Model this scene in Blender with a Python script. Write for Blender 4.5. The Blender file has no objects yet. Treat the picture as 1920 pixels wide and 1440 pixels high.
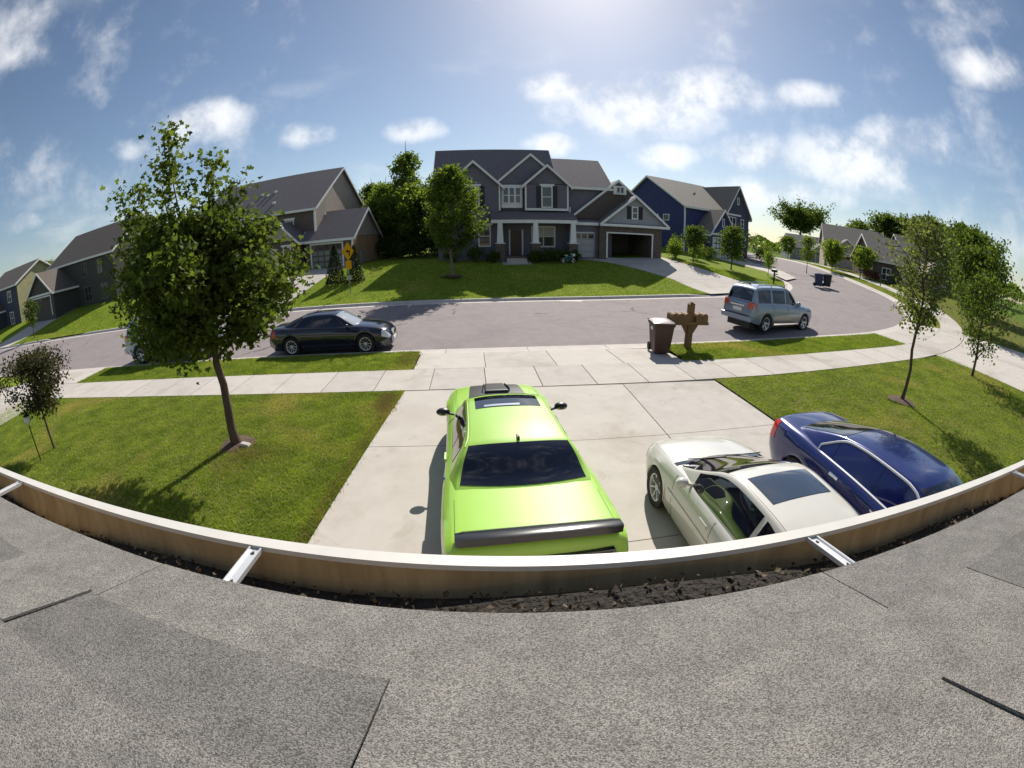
import bpy, math, random
import numpy as np
from mathutils import Vector, Matrix
random.seed(7)
rng = np.random.default_rng(11)
R = math.radians
scene = bpy.context.scene
COL = scene.collection

# ------------------------------------------------------------------ camera, sky, sun
CAMH = 3.9
cam = bpy.data.cameras.new('camera')
camo = bpy.data.objects.new('camera', cam)
COL.objects.link(camo)
scene.camera = camo
RM = Matrix(((0.9989406, 0.03517671, 0.02966961), (-0.04269564, 0.94900436, 0.31235845), (-0.01716885, -0.3132943, 0.94950087)))
cr, cf, cu = RM.col[0], RM.col[1], RM.col[2]                 # right, forward, up
camo.matrix_world = Matrix(((cr[0], cu[0], -cf[0], 0), (cr[1], cu[1], -cf[1], 0), (cr[2], cu[2], -cf[2], CAMH), (0, 0, 0, 1)))
cam.type = 'PANO'
cam.panorama_type = 'FISHEYE_LENS_POLYNOMIAL'                # the wide-angle security lens
cam.sensor_width = 36
cam.sensor_fit = 'HORIZONTAL'
cam.fisheye_fov = R(230)
mm = 36 / 1920 * 1000
cam.fisheye_polynomial_k0 = 0
cam.fisheye_polynomial_k1 = -1.25984 / mm
cam.fisheye_polynomial_k2 = 0.06744 / mm**2
cam.fisheye_polynomial_k3 = -0.04665 / mm**3
cam.fisheye_polynomial_k4 = -0.00042 / mm**4
cam.shift_x = 43.3 / 1920
cam.shift_y = -24.5 / 1920
cam.clip_start = 0.02
cam.clip_end = 5000

SUN_AZ, SUN_EL = R(17), R(39)                                # azimuth from +Y towards +X
world = bpy.data.worlds.new('World')
scene.world = world
world.use_nodes = True
wn, wl = world.node_tree.nodes, world.node_tree.links
wn.clear()
def WN(t, **k):
    n = wn.new(t)
    for a, b in k.items(): setattr(n, a, b)
    return n
w_out = WN('ShaderNodeOutputWorld'); w_bg = WN('ShaderNodeBackground')
w_bg.inputs['Strength'].default_value = 0.070
w_sky = WN('ShaderNodeTexSky', sky_type='NISHITA')
w_sky.sun_disc = False
w_sky.sun_elevation = SUN_EL
w_sky.sun_rotation = SUN_AZ
w_sky.air_density = 1.0; w_sky.dust_density = 0.5; w_sky.ozone_density = 1.5
w_tc = WN('ShaderNodeTexCoord')
w_sep = WN('ShaderNodeSeparateXYZ'); wl.new(w_tc.outputs['Generated'], w_sep.inputs[0])
def WM(op, a, b=None, c=None):
    n = WN('ShaderNodeMath', operation=op)
    for i, v in enumerate((a, b, c)):
        if v is None: continue
        if isinstance(v, (int, float)): n.inputs[i].default_value = v
        else: wl.new(v, n.inputs[i])
    return n.outputs[0]
zz = WM('ADD', WM('MAXIMUM', w_sep.outputs[2], 0.0), 0.16)
w_cmb = WN('ShaderNodeCombineXYZ')
wl.new(WM('DIVIDE', w_sep.outputs[0], zz), w_cmb.inputs[0]); wl.new(WM('DIVIDE', w_sep.outputs[1], zz), w_cmb.inputs[1])
w_n1 = WN('ShaderNodeTexNoise', noise_dimensions='4D'); w_n1.inputs['W'].default_value = 3.7
w_n1.inputs['Scale'].default_value = 1.05; w_n1.inputs['Detail'].default_value = 9; w_n1.inputs['Roughness'].default_value = 0.56
wl.new(w_cmb.outputs[0], w_n1.inputs['Vector'])
w_n2 = WN('ShaderNodeTexNoise', noise_dimensions='4D'); w_n2.inputs['W'].default_value = 8.1
w_n2.inputs['Scale'].default_value = 1.8; w_n2.inputs['Detail'].default_value = 5
wl.new(w_cmb.outputs[0], w_n2.inputs['Vector'])
w_r = WN('ShaderNodeMapRange', interpolation_type='SMOOTHSTEP')
w_r.inputs['From Min'].default_value = 0.52; w_r.inputs['From Max'].default_value = 0.72
wl.new(w_n1.outputs[0], w_r.inputs['Value'])
w_hz = WN('ShaderNodeMapRange', interpolation_type='SMOOTHSTEP'); w_hz.inputs['From Min'].default_value = 0.0; w_hz.inputs['From Max'].default_value = 0.10
wl.new(w_sep.outputs[2], w_hz.inputs['Value'])
# single cumulus heaps: (azimuth, elevation, half width, half height in degrees, weight); noise frays their edges
w_n3 = WN('ShaderNodeTexNoise', noise_dimensions='3D'); w_n3.inputs['Scale'].default_value = 7.0; w_n3.inputs['Detail'].default_value = 8; w_n3.inputs['Roughness'].default_value = 0.6
wl.new(w_tc.outputs['Generated'], w_n3.inputs['Vector'])
heaps = None
for ca, ce, hw, hh, wt in ((-34.5, 17.5, 7, 3.2, .95), (-44, 15, 3.5, 1.8, .5), (-21, 14.5, 4.5, 2.0, .8), (-7, 14.5, 4.5, 2.0, .9), (23, 17.5, 12, 5.0, 1.05), (31, 19.5, 10, 3.5, .95), (12.5, 19.8, 6, 2.4, .95), (11, 12.2, 4.5, 1.8, .9), (25.5, 11.0, 5, 2.2, .85), (37.5, 12.0, 7, 3.0, .95), (50, 12.0, 12, 4.2, 1.0), (57, 15.0, 9, 3.5, .9), (40, 7.5, 12, 2.6, .75), (-58.5, 8.6, 4.5, 1.5, .7), (45, 20, 7, 2.2, .5), (-60, 27, 8, 3, .5), (70, 24, 9, 3, .6), (3, 34, 9, 3, .5)):
    a_, e_ = R(ca), R(ce)
    c_ = (math.sin(a_) * math.cos(e_), math.cos(a_) * math.cos(e_), math.sin(e_))
    def dot(v):
        n_ = WN('ShaderNodeVectorMath', operation='DOT_PRODUCT'); wl.new(w_tc.outputs['Generated'], n_.inputs[0]); n_.inputs[1].default_value = v; return n_.outputs['Value']
    side_ = (math.cos(a_), -math.sin(a_), 0); up_ = (-math.sin(a_) * math.sin(e_), -math.cos(a_) * math.sin(e_), math.cos(e_))
    qx = WM('DIVIDE', dot(side_), math.sin(R(hw))); qy = WM('DIVIDE', dot(up_), math.sin(R(hh)))
    r2 = WM('ADD', WM('MULTIPLY', qx, qx), WM('MULTIPLY', qy, qy))
    m_ = WM('MULTIPLY', WM('MULTIPLY', WM('SUBTRACT', 1.0, r2), 0.30), WM('GREATER_THAN', dot(c_), 0.2))
    m_ = WM('ADD', WM('MAXIMUM', m_, -0.5), (wt - 1.0) * .22)
    heaps = m_ if heaps is None else WM('MAXIMUM', heaps, m_)
w_h = WN('ShaderNodeMapRange', interpolation_type='SMOOTHSTEP'); w_h.inputs['From Min'].default_value = 0.45; w_h.inputs['From Max'].default_value = 0.95
wl.new(WM('ADD', heaps, w_n3.outputs[0]), w_h.inputs['Value'])
w_cov = WM('MULTIPLY', WM('MAXIMUM', WM('MULTIPLY', w_r.outputs[0], 0.28), WM('MULTIPLY', w_h.outputs[0], 0.80)), w_hz.outputs[0])
w_cc = WN('ShaderNodeMix', data_type='RGBA')
w_cc.inputs[6].default_value = (7.6, 8.0, 8.9, 1); w_cc.inputs[7].default_value = (13.0, 12.9, 12.8, 1)
w_r2 = WN('ShaderNodeMapRange', interpolation_type='SMOOTHSTEP'); w_r2.inputs['From Min'].default_value = 0.36; w_r2.inputs['From Max'].default_value = 0.56
wl.new(w_n3.outputs[0], w_r2.inputs['Value']); wl.new(w_r2.outputs[0], w_cc.inputs[0])
w_mix = WN('ShaderNodeMix', data_type='RGBA')
w_hs = WN('ShaderNodeHueSaturation'); w_hs.inputs['Saturation'].default_value = 1.0; wl.new(w_sky.outputs[0], w_hs.inputs['Color'])
wl.new(w_cov, w_mix.inputs[0]); wl.new(w_hs.outputs[0], w_mix.inputs[6]); wl.new(w_cc.outputs[2], w_mix.inputs[7])
wl.new(w_mix.outputs[2], w_bg.inputs['Color']); wl.new(w_bg.outputs[0], w_out.inputs[0])

sun = bpy.data.lights.new('sun', 'SUN')
sun.energy = 5.0; sun.angle = R(0.55); sun.color = (1.0, 0.94, 0.84)
suno = bpy.data.objects.new('sun', sun); COL.objects.link(suno)
sdir = Vector((math.sin(SUN_AZ) * math.cos(SUN_EL), math.cos(SUN_AZ) * math.cos(SUN_EL), math.sin(SUN_EL)))
suno.rotation_euler = sdir.to_track_quat('Z', 'Y').to_euler()
suno.location = (10, 20, 40)
vs = scene.view_settings
vs.view_transform = 'Standard'; vs.look = 'None'; vs.exposure = 0.42; vs.gamma = 1.0; vs.use_curve_mapping = False
scene.cycles.max_bounces = 7; scene.cycles.transparent_max_bounces = 8
scene.cycles.use_denoising = True

# ------------------------------------------------------------------ materials
MATS = {}
def mat(name, col, rough=0.7, var=0.0, scale=4.0, bump=0.0, bscale=40.0, col2=None, metal=0.0, coat=0.0, spec=0.5, island=0.0, translucent=0.0, detail=6, coords='Object', stretch=None, alpha=None):
    if name in MATS: return MATS[name]
    m = bpy.data.materials.new(name); m.use_nodes = True
    n, l = m.node_tree.nodes, m.node_tree.links
    b = n['Principled BSDF']
    b.inputs['Roughness'].default_value = rough; b.inputs['Metallic'].default_value = metal
    b.inputs['Specular IOR Level'].default_value = spec
    if coat: b.inputs['Coat Weight'].default_value = coat; b.inputs['Coat Roughness'].default_value = 0.03
    c = (*col, 1)
    b.inputs['Base Color'].default_value = c
    src = None
    tc = n.new('ShaderNodeTexCoord'); vec = tc.outputs[coords]
    if stretch:
        mp = n.new('ShaderNodeMapping'); mp.inputs['Scale'].default_value = stretch; l.new(vec, mp.inputs[0]); vec = mp.outputs[0]
    if var or col2:
        t = n.new('ShaderNodeTexNoise'); t.inputs['Scale'].default_value = scale; t.inputs['Detail'].default_value = detail
        t.inputs['Roughness'].default_value = 0.65
        l.new(vec, t.inputs['Vector'])
        mr = n.new('ShaderNodeMapRange'); mr.inputs['From Min'].default_value = 0.32; mr.inputs['From Max'].default_value = 0.68
        l.new(t.outputs[0], mr.inputs['Value'])
        mx = n.new('ShaderNodeMix'); mx.data_type = 'RGBA'
        l.new(mr.outputs[0], mx.inputs[0])
        c2 = col2 or tuple(min(1, v * (1 + var)) for v in col)
        c1 = col if col2 else tuple(v * (1 - var) for v in col)
        mx.inputs[6].default_value = (*c1, 1); mx.inputs[7].default_value = (*c2, 1)
        src = mx.outputs[2]
    if island:
        g = n.new('ShaderNodeNewGeometry')
        hs = n.new('ShaderNodeHueSaturation')
        mr = n.new('ShaderNodeMapRange'); mr.inputs['To Min'].default_value = 1 - island; mr.inputs['To Max'].default_value = 1 + island
        l.new(g.outputs['Random Per Island'], mr.inputs['Value']); l.new(mr.outputs[0], hs.inputs['Value'])
        if src: l.new(src, hs.inputs['Color'])
        else: hs.inputs['Color'].default_value = c
        src = hs.outputs[0]
    if src: l.new(src, b.inputs['Base Color'])
    if bump:
        t = n.new('ShaderNodeTexNoise'); t.inputs['Scale'].default_value = bscale; t.inputs['Detail'].default_value = 5
        l.new(vec, t.inputs['Vector'])
        bp = n.new('ShaderNodeBump'); bp.inputs['Strength'].default_value = bump; bp.inputs['Distance'].default_value = 0.02
        l.new(t.outputs[0], bp.inputs['Height']); l.new(bp.outputs[0], b.inputs['Normal'])
    if translucent:
        tr = n.new('ShaderNodeBsdfTranslucent'); ms = n.new('ShaderNodeMixShader'); ms.inputs[0].default_value = translucent
        if src:
            g2 = n.new('ShaderNodeMix'); g2.data_type = 'RGBA'; g2.blend_type = 'MULTIPLY'; g2.inputs[0].default_value = 1
            l.new(src, g2.inputs[6]); g2.inputs[7].default_value = (1.5, 1.45, 0.7, 1); l.new(g2.outputs[2], tr.inputs[0])
        else: tr.inputs[0].default_value = c
        l.new(b.outputs[0], ms.inputs[1]); l.new(tr.outputs[0], ms.inputs[2]); l.new(ms.outputs[0], n['Material Output'].inputs[0])
    MATS[name] = m
    return m
def glass_mat(name, tint, alpha):
    if name in MATS: return MATS[name]
    m = bpy.data.materials.new(name); m.use_nodes = True
    n, l = m.node_tree.nodes, m.node_tree.links; n.clear()
    o = n.new('ShaderNodeOutputMaterial'); t = n.new('ShaderNodeBsdfTransparent'); t.inputs[0].default_value = (*tint, 1)
    g = n.new('ShaderNodeBsdfGlossy'); g.inputs['Roughness'].default_value = 0.02
    f = n.new('ShaderNodeFresnel'); f.inputs[0].default_value = 1.5
    ad = n.new('ShaderNodeMath'); ad.operation = 'ADD'; ad.inputs[1].default_value = alpha; ad.use_clamp = True
    ms = n.new('ShaderNodeMixShader')
    l.new(f.outputs[0], ad.inputs[0]); l.new(ad.outputs[0], ms.inputs[0]); l.new(t.outputs[0], ms.inputs[1]); l.new(g.outputs[0], ms.inputs[2]); l.new(ms.outputs[0], o.inputs[0])
    MATS[name] = m
    return m
def siding_mat(name, col, pitch=0.16, vert=False):
    """painted boards: narrow shadow grooves by bump"""
    if name in MATS: return MATS[name]
    m = mat(name, col, 0.75, var=0.10, scale=1.5)
    n, l = m.node_tree.nodes, m.node_tree.links
    b = n['Principled BSDF']
    tc = n.new('ShaderNodeTexCoord'); w = n.new('ShaderNodeTexWave'); w.wave_type = 'BANDS'; w.bands_direction = 'X' if vert else 'Z'
    w.wave_profile = 'SAW'; w.inputs['Scale'].default_value = 0.31416 / pitch * 1.0
    l.new(tc.outputs['Object'], w.inputs['Vector'])
    bp = n.new('ShaderNodeBump'); bp.inputs['Strength'].default_value = 0.6; bp.inputs['Distance'].default_value = 0.02
    l.new(w.outputs[1], bp.inputs['Height']); l.new(bp.outputs[0], b.inputs['Normal'])
    return m

def paving_mat(name, col, stain, fine=0.10, crack=0.0, bscale=120, patch=None):
    """broom-finished concrete or asphalt: speckle, blotches, faint drips and hairline cracks"""
    m = mat(name, col, 0.92, var=fine, scale=2.2, bump=0.16, bscale=bscale, spec=0.3)
    n, l = m.node_tree.nodes, m.node_tree.links; b = n['Principled BSDF']; src = b.inputs['Base Color'].links[0].from_socket
    tc = n.new('ShaderNodeTexCoord')
    def layer(src, tex, lo, hi, c, amt):
        r = n.new('ShaderNodeMapRange'); r.interpolation_type = 'SMOOTHSTEP'; r.inputs['From Min'].default_value = lo; r.inputs['From Max'].default_value = hi; r.inputs['To Max'].default_value = amt; l.new(tex, r.inputs['Value'])
        k = n.new('ShaderNodeMix'); k.data_type = 'RGBA'; k.blend_type = 'MULTIPLY'; l.new(r.outputs[0], k.inputs[0]); l.new(src, k.inputs[6]); k.inputs[7].default_value = (*c, 1); return k.outputs[2]
    def noise(sc, det, dist=0.0, rough=.6):
        t = n.new('ShaderNodeTexNoise'); t.inputs['Scale'].default_value = sc; t.inputs['Detail'].default_value = det; t.inputs['Distortion'].default_value = dist; t.inputs['Roughness'].default_value = rough; l.new(tc.outputs['Object'], t.inputs['Vector']); return t.outputs[0]
    src = layer(src, noise(0.45, 5, .4), .48, .70, stain, .75)
    src = layer(src, noise(1.9, 3, .2), .66, .72, stain, .75)
    src = layer(src, noise(0.8, 7, 1.2), .60, .66, stain, .5)
    src = layer(src, noise(55, 2), .55, .75, stain, .45)
    if crack:
        v = n.new('ShaderNodeTexVoronoi'); v.feature = 'DISTANCE_TO_EDGE'; v.inputs['Scale'].default_value = crack
        w = n.new('ShaderNodeTexNoise'); w.inputs['Scale'].default_value = 1.3; w.inputs['Detail'].default_value = 6; l.new(tc.outputs['Object'], w.inputs['Vector'])
        a = n.new('ShaderNodeMix'); a.data_type = 'VECTOR'; a.inputs[0].default_value = .5; l.new(tc.outputs['Object'], a.inputs[4]); l.new(w.outputs[1], a.inputs[5]); l.new(a.outputs[1], v.inputs['Vector'])
        inv = n.new('ShaderNodeMath'); inv.operation = 'SUBTRACT'; inv.inputs[0].default_value = 1; l.new(v.outputs['Distance'], inv.inputs[1])
        gate = n.new('ShaderNodeMath'); gate.operation = 'MULTIPLY'; l.new(inv.outputs[0], gate.inputs[0])
        r = n.new('ShaderNodeMapRange'); r.inputs['From Min'].default_value = .50; r.inputs['From Max'].default_value = .53; r.inputs['To Min'].default_value = .9; l.new(noise(.21, 1), r.inputs['Value']); l.new(r.outputs[0], gate.inputs[1])
        src = layer(src, gate.outputs[0], .9935, .9985, (.35, .32, .30), .8)
    l.new(src, b.inputs['Base Color'])
    return m
M_CONC = paving_mat('concrete', (0.475, 0.44, 0.402), (.80, .77, .73), .05)
M_CONC2 = paving_mat('concrete_worn', (0.44, 0.41, 0.375), (.76, .73, .69), .07)
M_ASPH = paving_mat('asphalt', (0.235, 0.205, 0.205), (.80, .80, .82), .08, crack=.16, bscale=90)
M_CURB = mat('curb_concrete', (0.50, 0.455, 0.42), 0.9, var=0.10, scale=2.0, bump=0.1, bscale=80)
M_JOINT = mat('joint_soil', (0.11, 0.09, 0.07), 0.95, var=0.2)
M_SOIL = mat('lawn_soil', (0.11, 0.13, 0.026), 0.95, spec=0.05, col2=(0.13, 0.12, 0.045), scale=0.9, bump=0.6, bscale=30)
M_LAWN = mat('lawn_green', (0.120, 0.175, 0.016), 0.95, spec=0.05, col2=(0.180, 0.230, 0.028), scale=0.35, bump=0.7, bscale=22)
M_FARGRASS = mat('ground_grass', (0.075, 0.13, 0.016), 0.95, spec=0.05, col2=(0.10, 0.15, 0.03), scale=0.12, bump=0.5, bscale=8)
M_WHITE = mat('white_trim', (0.74, 0.73, 0.71), 0.55, var=0.05, scale=3)
M_DARK = mat('dark_plastic', (0.012, 0.012, 0.014), 0.5)
M_BLACK = mat('black_rubber', (0.012, 0.012, 0.012), 0.8, var=0.2, scale=30)
M_CHROME = mat('chrome', (0.75, 0.75, 0.76), 0.08, metal=1.0)
M_ALLOY = mat('alloy_rim', (0.62, 0.62, 0.63), 0.3, metal=0.15, var=0.05)
M_TINT = mat('tinted_glass', (0.006, 0.007, 0.016), 0.03, coat=0.6, spec=0.6)
M_PANE = mat('window_pane', (0.030, 0.034, 0.045), 0.04, spec=0.7)
M_BARK = mat('bark', (0.085, 0.058, 0.042), 0.9, var=0.35, scale=9, bump=0.8, bscale=25, stretch=(1, 1, 0.25))
M_BARKG = mat('bark_pale', (0.17, 0.14, 0.115), 0.9, var=0.3, scale=9, bump=0.6, bscale=25, stretch=(1, 1, 0.3))
M_TAIL = mat('tail_lamp_red', (0.45, 0.018, 0.012), 0.12, coat=0.5)
M_AMBER = mat('lamp_amber', (0.62, 0.16, 0.02), 0.15, coat=0.5)
M_LAMP = mat('lamp_clear', (0.62, 0.64, 0.68), 0.08, coat=0.6)
def leaf_mat(name, c1, c2, tr=0.48, scale=1.6):
    c1 = tuple(v * 1.22 for v in c1); c2 = tuple(v * 1.22 for v in c2)
    return mat(name, c1, 0.65, col2=c2, scale=scale, island=0.32, translucent=tr, spec=0.15)
M_MAPLE = leaf_mat('maple_leaf', (0.044, 0.070, 0.016), (0.092, 0.122, 0.026), tr=.5)
M_PLUM = leaf_mat('plum_leaf', (0.046, 0.036, 0.027), (0.048, 0.056, 0.020), 0.32)
M_ASHLEAF = leaf_mat('light_leaf', (0.075, 0.100, 0.036), (0.130, 0.155, 0.065))
M_DARKLEAF = leaf_mat('dark_leaf', (0.036, 0.064, 0.014), (0.080, 0.115, 0.022), tr=.55, scale=0.5)
M_MIDLEAF = leaf_mat('mid_leaf', (0.055, 0.092, 0.017), (0.125, 0.172, 0.030), tr=.56, scale=0.6)
M_LIMELEAF = leaf_mat('lime_leaf', (0.085, 0.140, 0.020), (0.150, 0.200, 0.035), scale=0.8)
M_CEDAR = leaf_mat('cedar_leaf', (0.020, 0.032, 0.014), (0.034, 0.048, 0.018), 0.12, scale=2)
M_REDLEAF = leaf_mat('barberry_leaf', (0.075, 0.018, 0.016), (0.055, 0.025, 0.015), 0.2)

# ------------------------------------------------------------------ helpers
def tag(o, label=None, cat=None, group=None, kind=None):
    if label: o['label'] = label
    if cat: o['category'] = cat
    if group: o['group'] = group
    if kind: o['kind'] = kind
    return o
def empty(name, loc=(0, 0, 0), rz=0.0, parent=None):
    o = bpy.data.objects.new(name, None); COL.objects.link(o)
    o.location = loc; o.rotation_euler = (0, 0, rz); o.empty_display_size = 0.2
    if parent: o.parent = parent
    return o
def link_mesh(name, me, parent=None, loc=(0, 0, 0), rz=0.0):
    o = bpy.data.objects.new(name, me); COL.objects.link(o)
    o.location = loc; o.rotation_euler = (0, 0, rz)
    if parent: o.parent = parent
    return o
def copy_tree(o, parent=None):
    c = o.copy(); COL.objects.link(c); c.parent = parent
    for ch in list(o.children): copy_tree(ch, c)
    return c
class MB:
    def __init__(s): s.v = []; s.f = []
    def add(s, vs, fs):
        k = len(s.v); s.v.extend([tuple(p) for p in vs]); s.f.extend([tuple(i + k for i in f) for f in fs]); return s
    def box(s, x0, x1, y0, y1, z0, z1):
        return s.add([(x0, y0, z0), (x1, y0, z0), (x1, y1, z0), (x0, y1, z0), (x0, y0, z1), (x1, y0, z1), (x1, y1, z1), (x0, y1, z1)],
                     [(0, 3, 2, 1), (4, 5, 6, 7), (0, 1, 5, 4), (1, 2, 6, 5), (2, 3, 7, 6), (3, 0, 4, 7)])
    def prism(s, poly, axis, a, b):
        """polygon (p,q) extruded along axis from a to b"""
        n = len(poly)
        def P(p, q, t): return (t, p, q) if axis == 'x' else (p, t, q) if axis == 'y' else (p, q, t)
        vs = [P(p, q, a) for p, q in poly] + [P(p, q, b) for p, q in poly]
        return s.add(vs, [tuple(range(n))[::-1], tuple(range(n, 2 * n))] + [(i, (i + 1) % n, n + (i + 1) % n, n + i) for i in range(n)])
    def hexa(s, p):  # 8 points bottom 4, top 4
        return s.add(p, [(0, 3, 2, 1), (4, 5, 6, 7), (0, 1, 5, 4), (1, 2, 6, 5), (2, 3, 7, 6), (3, 0, 4, 7)])
    def slab(s, quad, t):
        """quad of 3D points thickened downwards by t"""
        lo = [(x, y, z - t) for x, y, z in quad]
        return s.hexa(lo + list(quad))
    def tube(s, pts, rads, n=8, cap=True):
        pts = [Vector(p) for p in pts]; k = len(s.v); m = len(pts)
        if not isinstance(rads, (list, tuple)): rads = [rads] * m
        up = Vector((0, 0, 1)); prev = None
        for i, p in enumerate(pts):
            d = (pts[min(i + 1, m - 1)] - pts[max(i - 1, 0)]).normalized()
            if prev is None: a = d.orthogonal().normalized()
            else: a = (prev - d * prev.dot(d)).normalized()
            prev = a; b = d.cross(a)
            for j in range(n):
                t = 2 * math.pi * j / n
                s.v.append(tuple(p + (a * math.cos(t) + b * math.sin(t)) * rads[i]))
        for i in range(m - 1):
            for j in range(n):
                s.f.append((k + i * n + j, k + i * n + (j + 1) % n, k + (i + 1) * n + (j + 1) % n, k + (i + 1) * n + j))
        if cap: s.f.append(tuple(k + j for j in range(n))[::-1]); s.f.append(tuple(k + (m - 1) * n + j for j in range(n)))
        return s
    def lathe(s, prof, axis='z', n=24, c=(0, 0, 0), cap=True):
        """prof: (radius, t) along axis"""
        k = len(s.v); m = len(prof)
        for r, t in prof:
            for j in range(n):
                a = 2 * math.pi * j / n; u, w = r * math.cos(a), r * math.sin(a)
                p = (u, w, t) if axis == 'z' else (t, u, w) if axis == 'x' else (w, t, u)
                s.v.append((p[0] + c[0], p[1] + c[1], p[2] + c[2]))
        for i in range(m - 1):
            for j in range(n):
                s.f.append((k + i * n + j, k + i * n + (j + 1) % n, k + (i + 1) * n + (j + 1) % n, k + (i + 1) * n + j))
        if cap: s.f.append(tuple(k + j for j in range(n))[::-1]); s.f.append(tuple(k + (m - 1) * n + j for j in range(n)))
        return s
    def ball(s, c, r, n=12, m=8):
        rx, ry, rz = r if isinstance(r, (tuple, list)) else (r, r, r)
        k = len(s.v)
        for i in range(m + 1):
            t = math.pi * (i + 0.0) / m
            rr = max(math.sin(t), 0.02)
            for j in range(n):
                a = 2 * math.pi * j / n
                s.v.append((c[0] + rx * rr * math.cos(a), c[1] + ry * rr * math.sin(a), c[2] - rz * math.cos(t)))
        for i in range(m):
            for j in range(n):
                s.f.append((k + i * n + j, k + i * n + (j + 1) % n, k + (i + 1) * n + (j + 1) % n, k + (i + 1) * n + j))
        s.f.append(tuple(k + j for j in range(n))[::-1]); s.f.append(tuple(k + m * n + j for j in range(n)))
        return s
    def grid(s, P, closed=False):
        """P: rows of 3D points"""
        k = len(s.v); a, b = len(P), len(P[0])
        for r in P: s.v.extend([tuple(p) for p in r])
        for i in range(a - 1):
            for j in range(b - 1):
                s.f.append((k + i * b + j, k + i * b + j + 1, k + (i + 1) * b + j + 1, k + (i + 1) * b + j))
        return s
    def mesh(s, name, m, smooth=None):
        me = bpy.data.meshes.new(name); me.from_pydata(s.v, [], s.f); me.update()
        me.materials.append(m)
        if smooth is not None:
            me.polygons.foreach_set('use_smooth', [True] * len(me.polygons))
            me.set_sharp_from_angle(angle=R(smooth))
        return me
    def build(s, name, m, parent=None, smooth=None, loc=(0, 0, 0), rz=0.0, bevel=0.0):
        o = link_mesh(name, s.mesh(name, m, smooth), parent, loc, rz)
        if bevel:
            b = o.modifiers.new('bevel', 'BEVEL'); b.width = bevel; b.segments = 2; b.limit_method = 'ANGLE'; b.angle_limit = R(40)
        return o
def np_mesh(name, V, F, m):
    """V (n,3), F (k,3 or 4) arrays"""
    me = bpy.data.meshes.new(name)
    n, k, c = len(V), len(F), F.shape[1]
    me.vertices.add(n); me.vertices.foreach_set('co', V.astype(np.float32).ravel())
    me.loops.add(k * c); me.loops.foreach_set('vertex_index', F.astype(np.int32).ravel())
    me.polygons.add(k); me.polygons.foreach_set('loop_start', np.arange(0, k * c, c, dtype=np.int32)); me.polygons.foreach_set('loop_total', np.full(k, c, dtype=np.int32))
    me.materials.append(m); me.update(calc_edges=True)
    return me

# ------------------------------------------------------------------ terrain
def sp(t, w=2.0):
    return w * np.logaddexp(0, np.asarray(t, float) / w)
def sstep(t):
    t = np.clip(t, 0, 1); return t * t * (3 - 2 * t)
ST_Y, ST_X, ST_R, ST_A = 20.15, 18.0, 16.0, R(65)
P1 = (ST_X + ST_R * math.sin(ST_A), ST_Y + ST_R - ST_R * math.cos(ST_A))
def street_d(x, y):
    x = np.asarray(x, float); y = np.asarray(y, float)
    cx, cy = ST_X, ST_Y + ST_R
    th = np.arctan2(x - cx, -(y - cy)); r = np.hypot(x - cx, y - cy)
    dl = (x - P1[0]) * -math.sin(ST_A) + (y - P1[1]) * math.cos(ST_A)
    return np.where(x <= cx, y - ST_Y, np.where((th >= 0) & (th <= ST_A), ST_R - r, dl))
def street_p(s, d):
    """point at arclength s (0 at x=18) and offset d (left positive)"""
    if s <= 0: return (ST_X + s, ST_Y + d)
    if s <= ST_R * ST_A:
        a = s / ST_R; r = ST_R - d
        return (ST_X + r * math.sin(a), ST_Y + ST_R - r * math.cos(a))
    t = s - ST_R * ST_A
    return (P1[0] + t * math.cos(ST_A) - d * math.sin(ST_A), P1[1] + t * math.sin(ST_A) + d * math.cos(ST_A))
def zg(x, y):
    z = 0.052 * (sp(np.asarray(x, float) - 8.5) ) + 0.035 * (sp(np.asarray(y, float) - 18.5)) - 0.008 * sp(-np.asarray(x, float) - 8)
    return z - sp(z - 3.0, 0.3) - 0.0
def zlot(x, y):
    d = street_d(x, y)
    return 1.25 * sstep((d - 5.9) / 11.5) * (1 - 0.8 * sstep((np.asarray(y, float) - 62) / 40))
def Z(x, y): return float(zg(x, y) + zlot(x, y))

# ------------------------------------------------------------------ ground, street, pavements
def struct(o): o['kind'] = 'structure'; return o
def axis_lines(lo, hi, a, b, fine):
    mid = list(np.arange(a, b + 1e-6, fine)); out = [a]; st = fine
    while out[0] > lo: st *= 1.45; out.insert(0, out[0] - st)
    out2 = [b]; st = fine
    while out2[-1] < hi: st *= 1.45; out2.append(out2[-1] + st)
    return np.array(out[:-1] + mid + out2[1:])
gx = axis_lines(-1500, 1500, -70, 80, 1.0); gy = axis_lines(-400, 2500, 2, 90, 1.0)
GX, GY = np.meshgrid(gx, gy)
dd = street_d(GX, GY)
GZ = zg(GX, GY) + zlot(GX, GY) - 0.05
GZ -= 0.20 * ((dd > -6.5) & (dd < 6.2))                       # under the street bed
GZ -= 0.20 * ((GY < 30) & (GX > -60) & (GX < 30) & (dd < 0))  # under the near lots, which have their own lawns
GZ += np.where(GY > 160, 0.010 * np.minimum(GY - 160, 900) * sstep((GX + GY * 0.2) / 400 + .4), 0)
nx, ny = len(gx), len(gy)
idx = np.arange(nx * ny).reshape(ny, nx)
F = np.stack([idx[:-1, :-1], idx[:-1, 1:], idx[1:, 1:], idx[1:, :-1]], -1).reshape(-1, 4)
struct(link_mesh('ground', np_mesh('ground', np.stack([GX, GY, GZ], -1).reshape(-1, 3), F, M_FARGRASS)))

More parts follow.
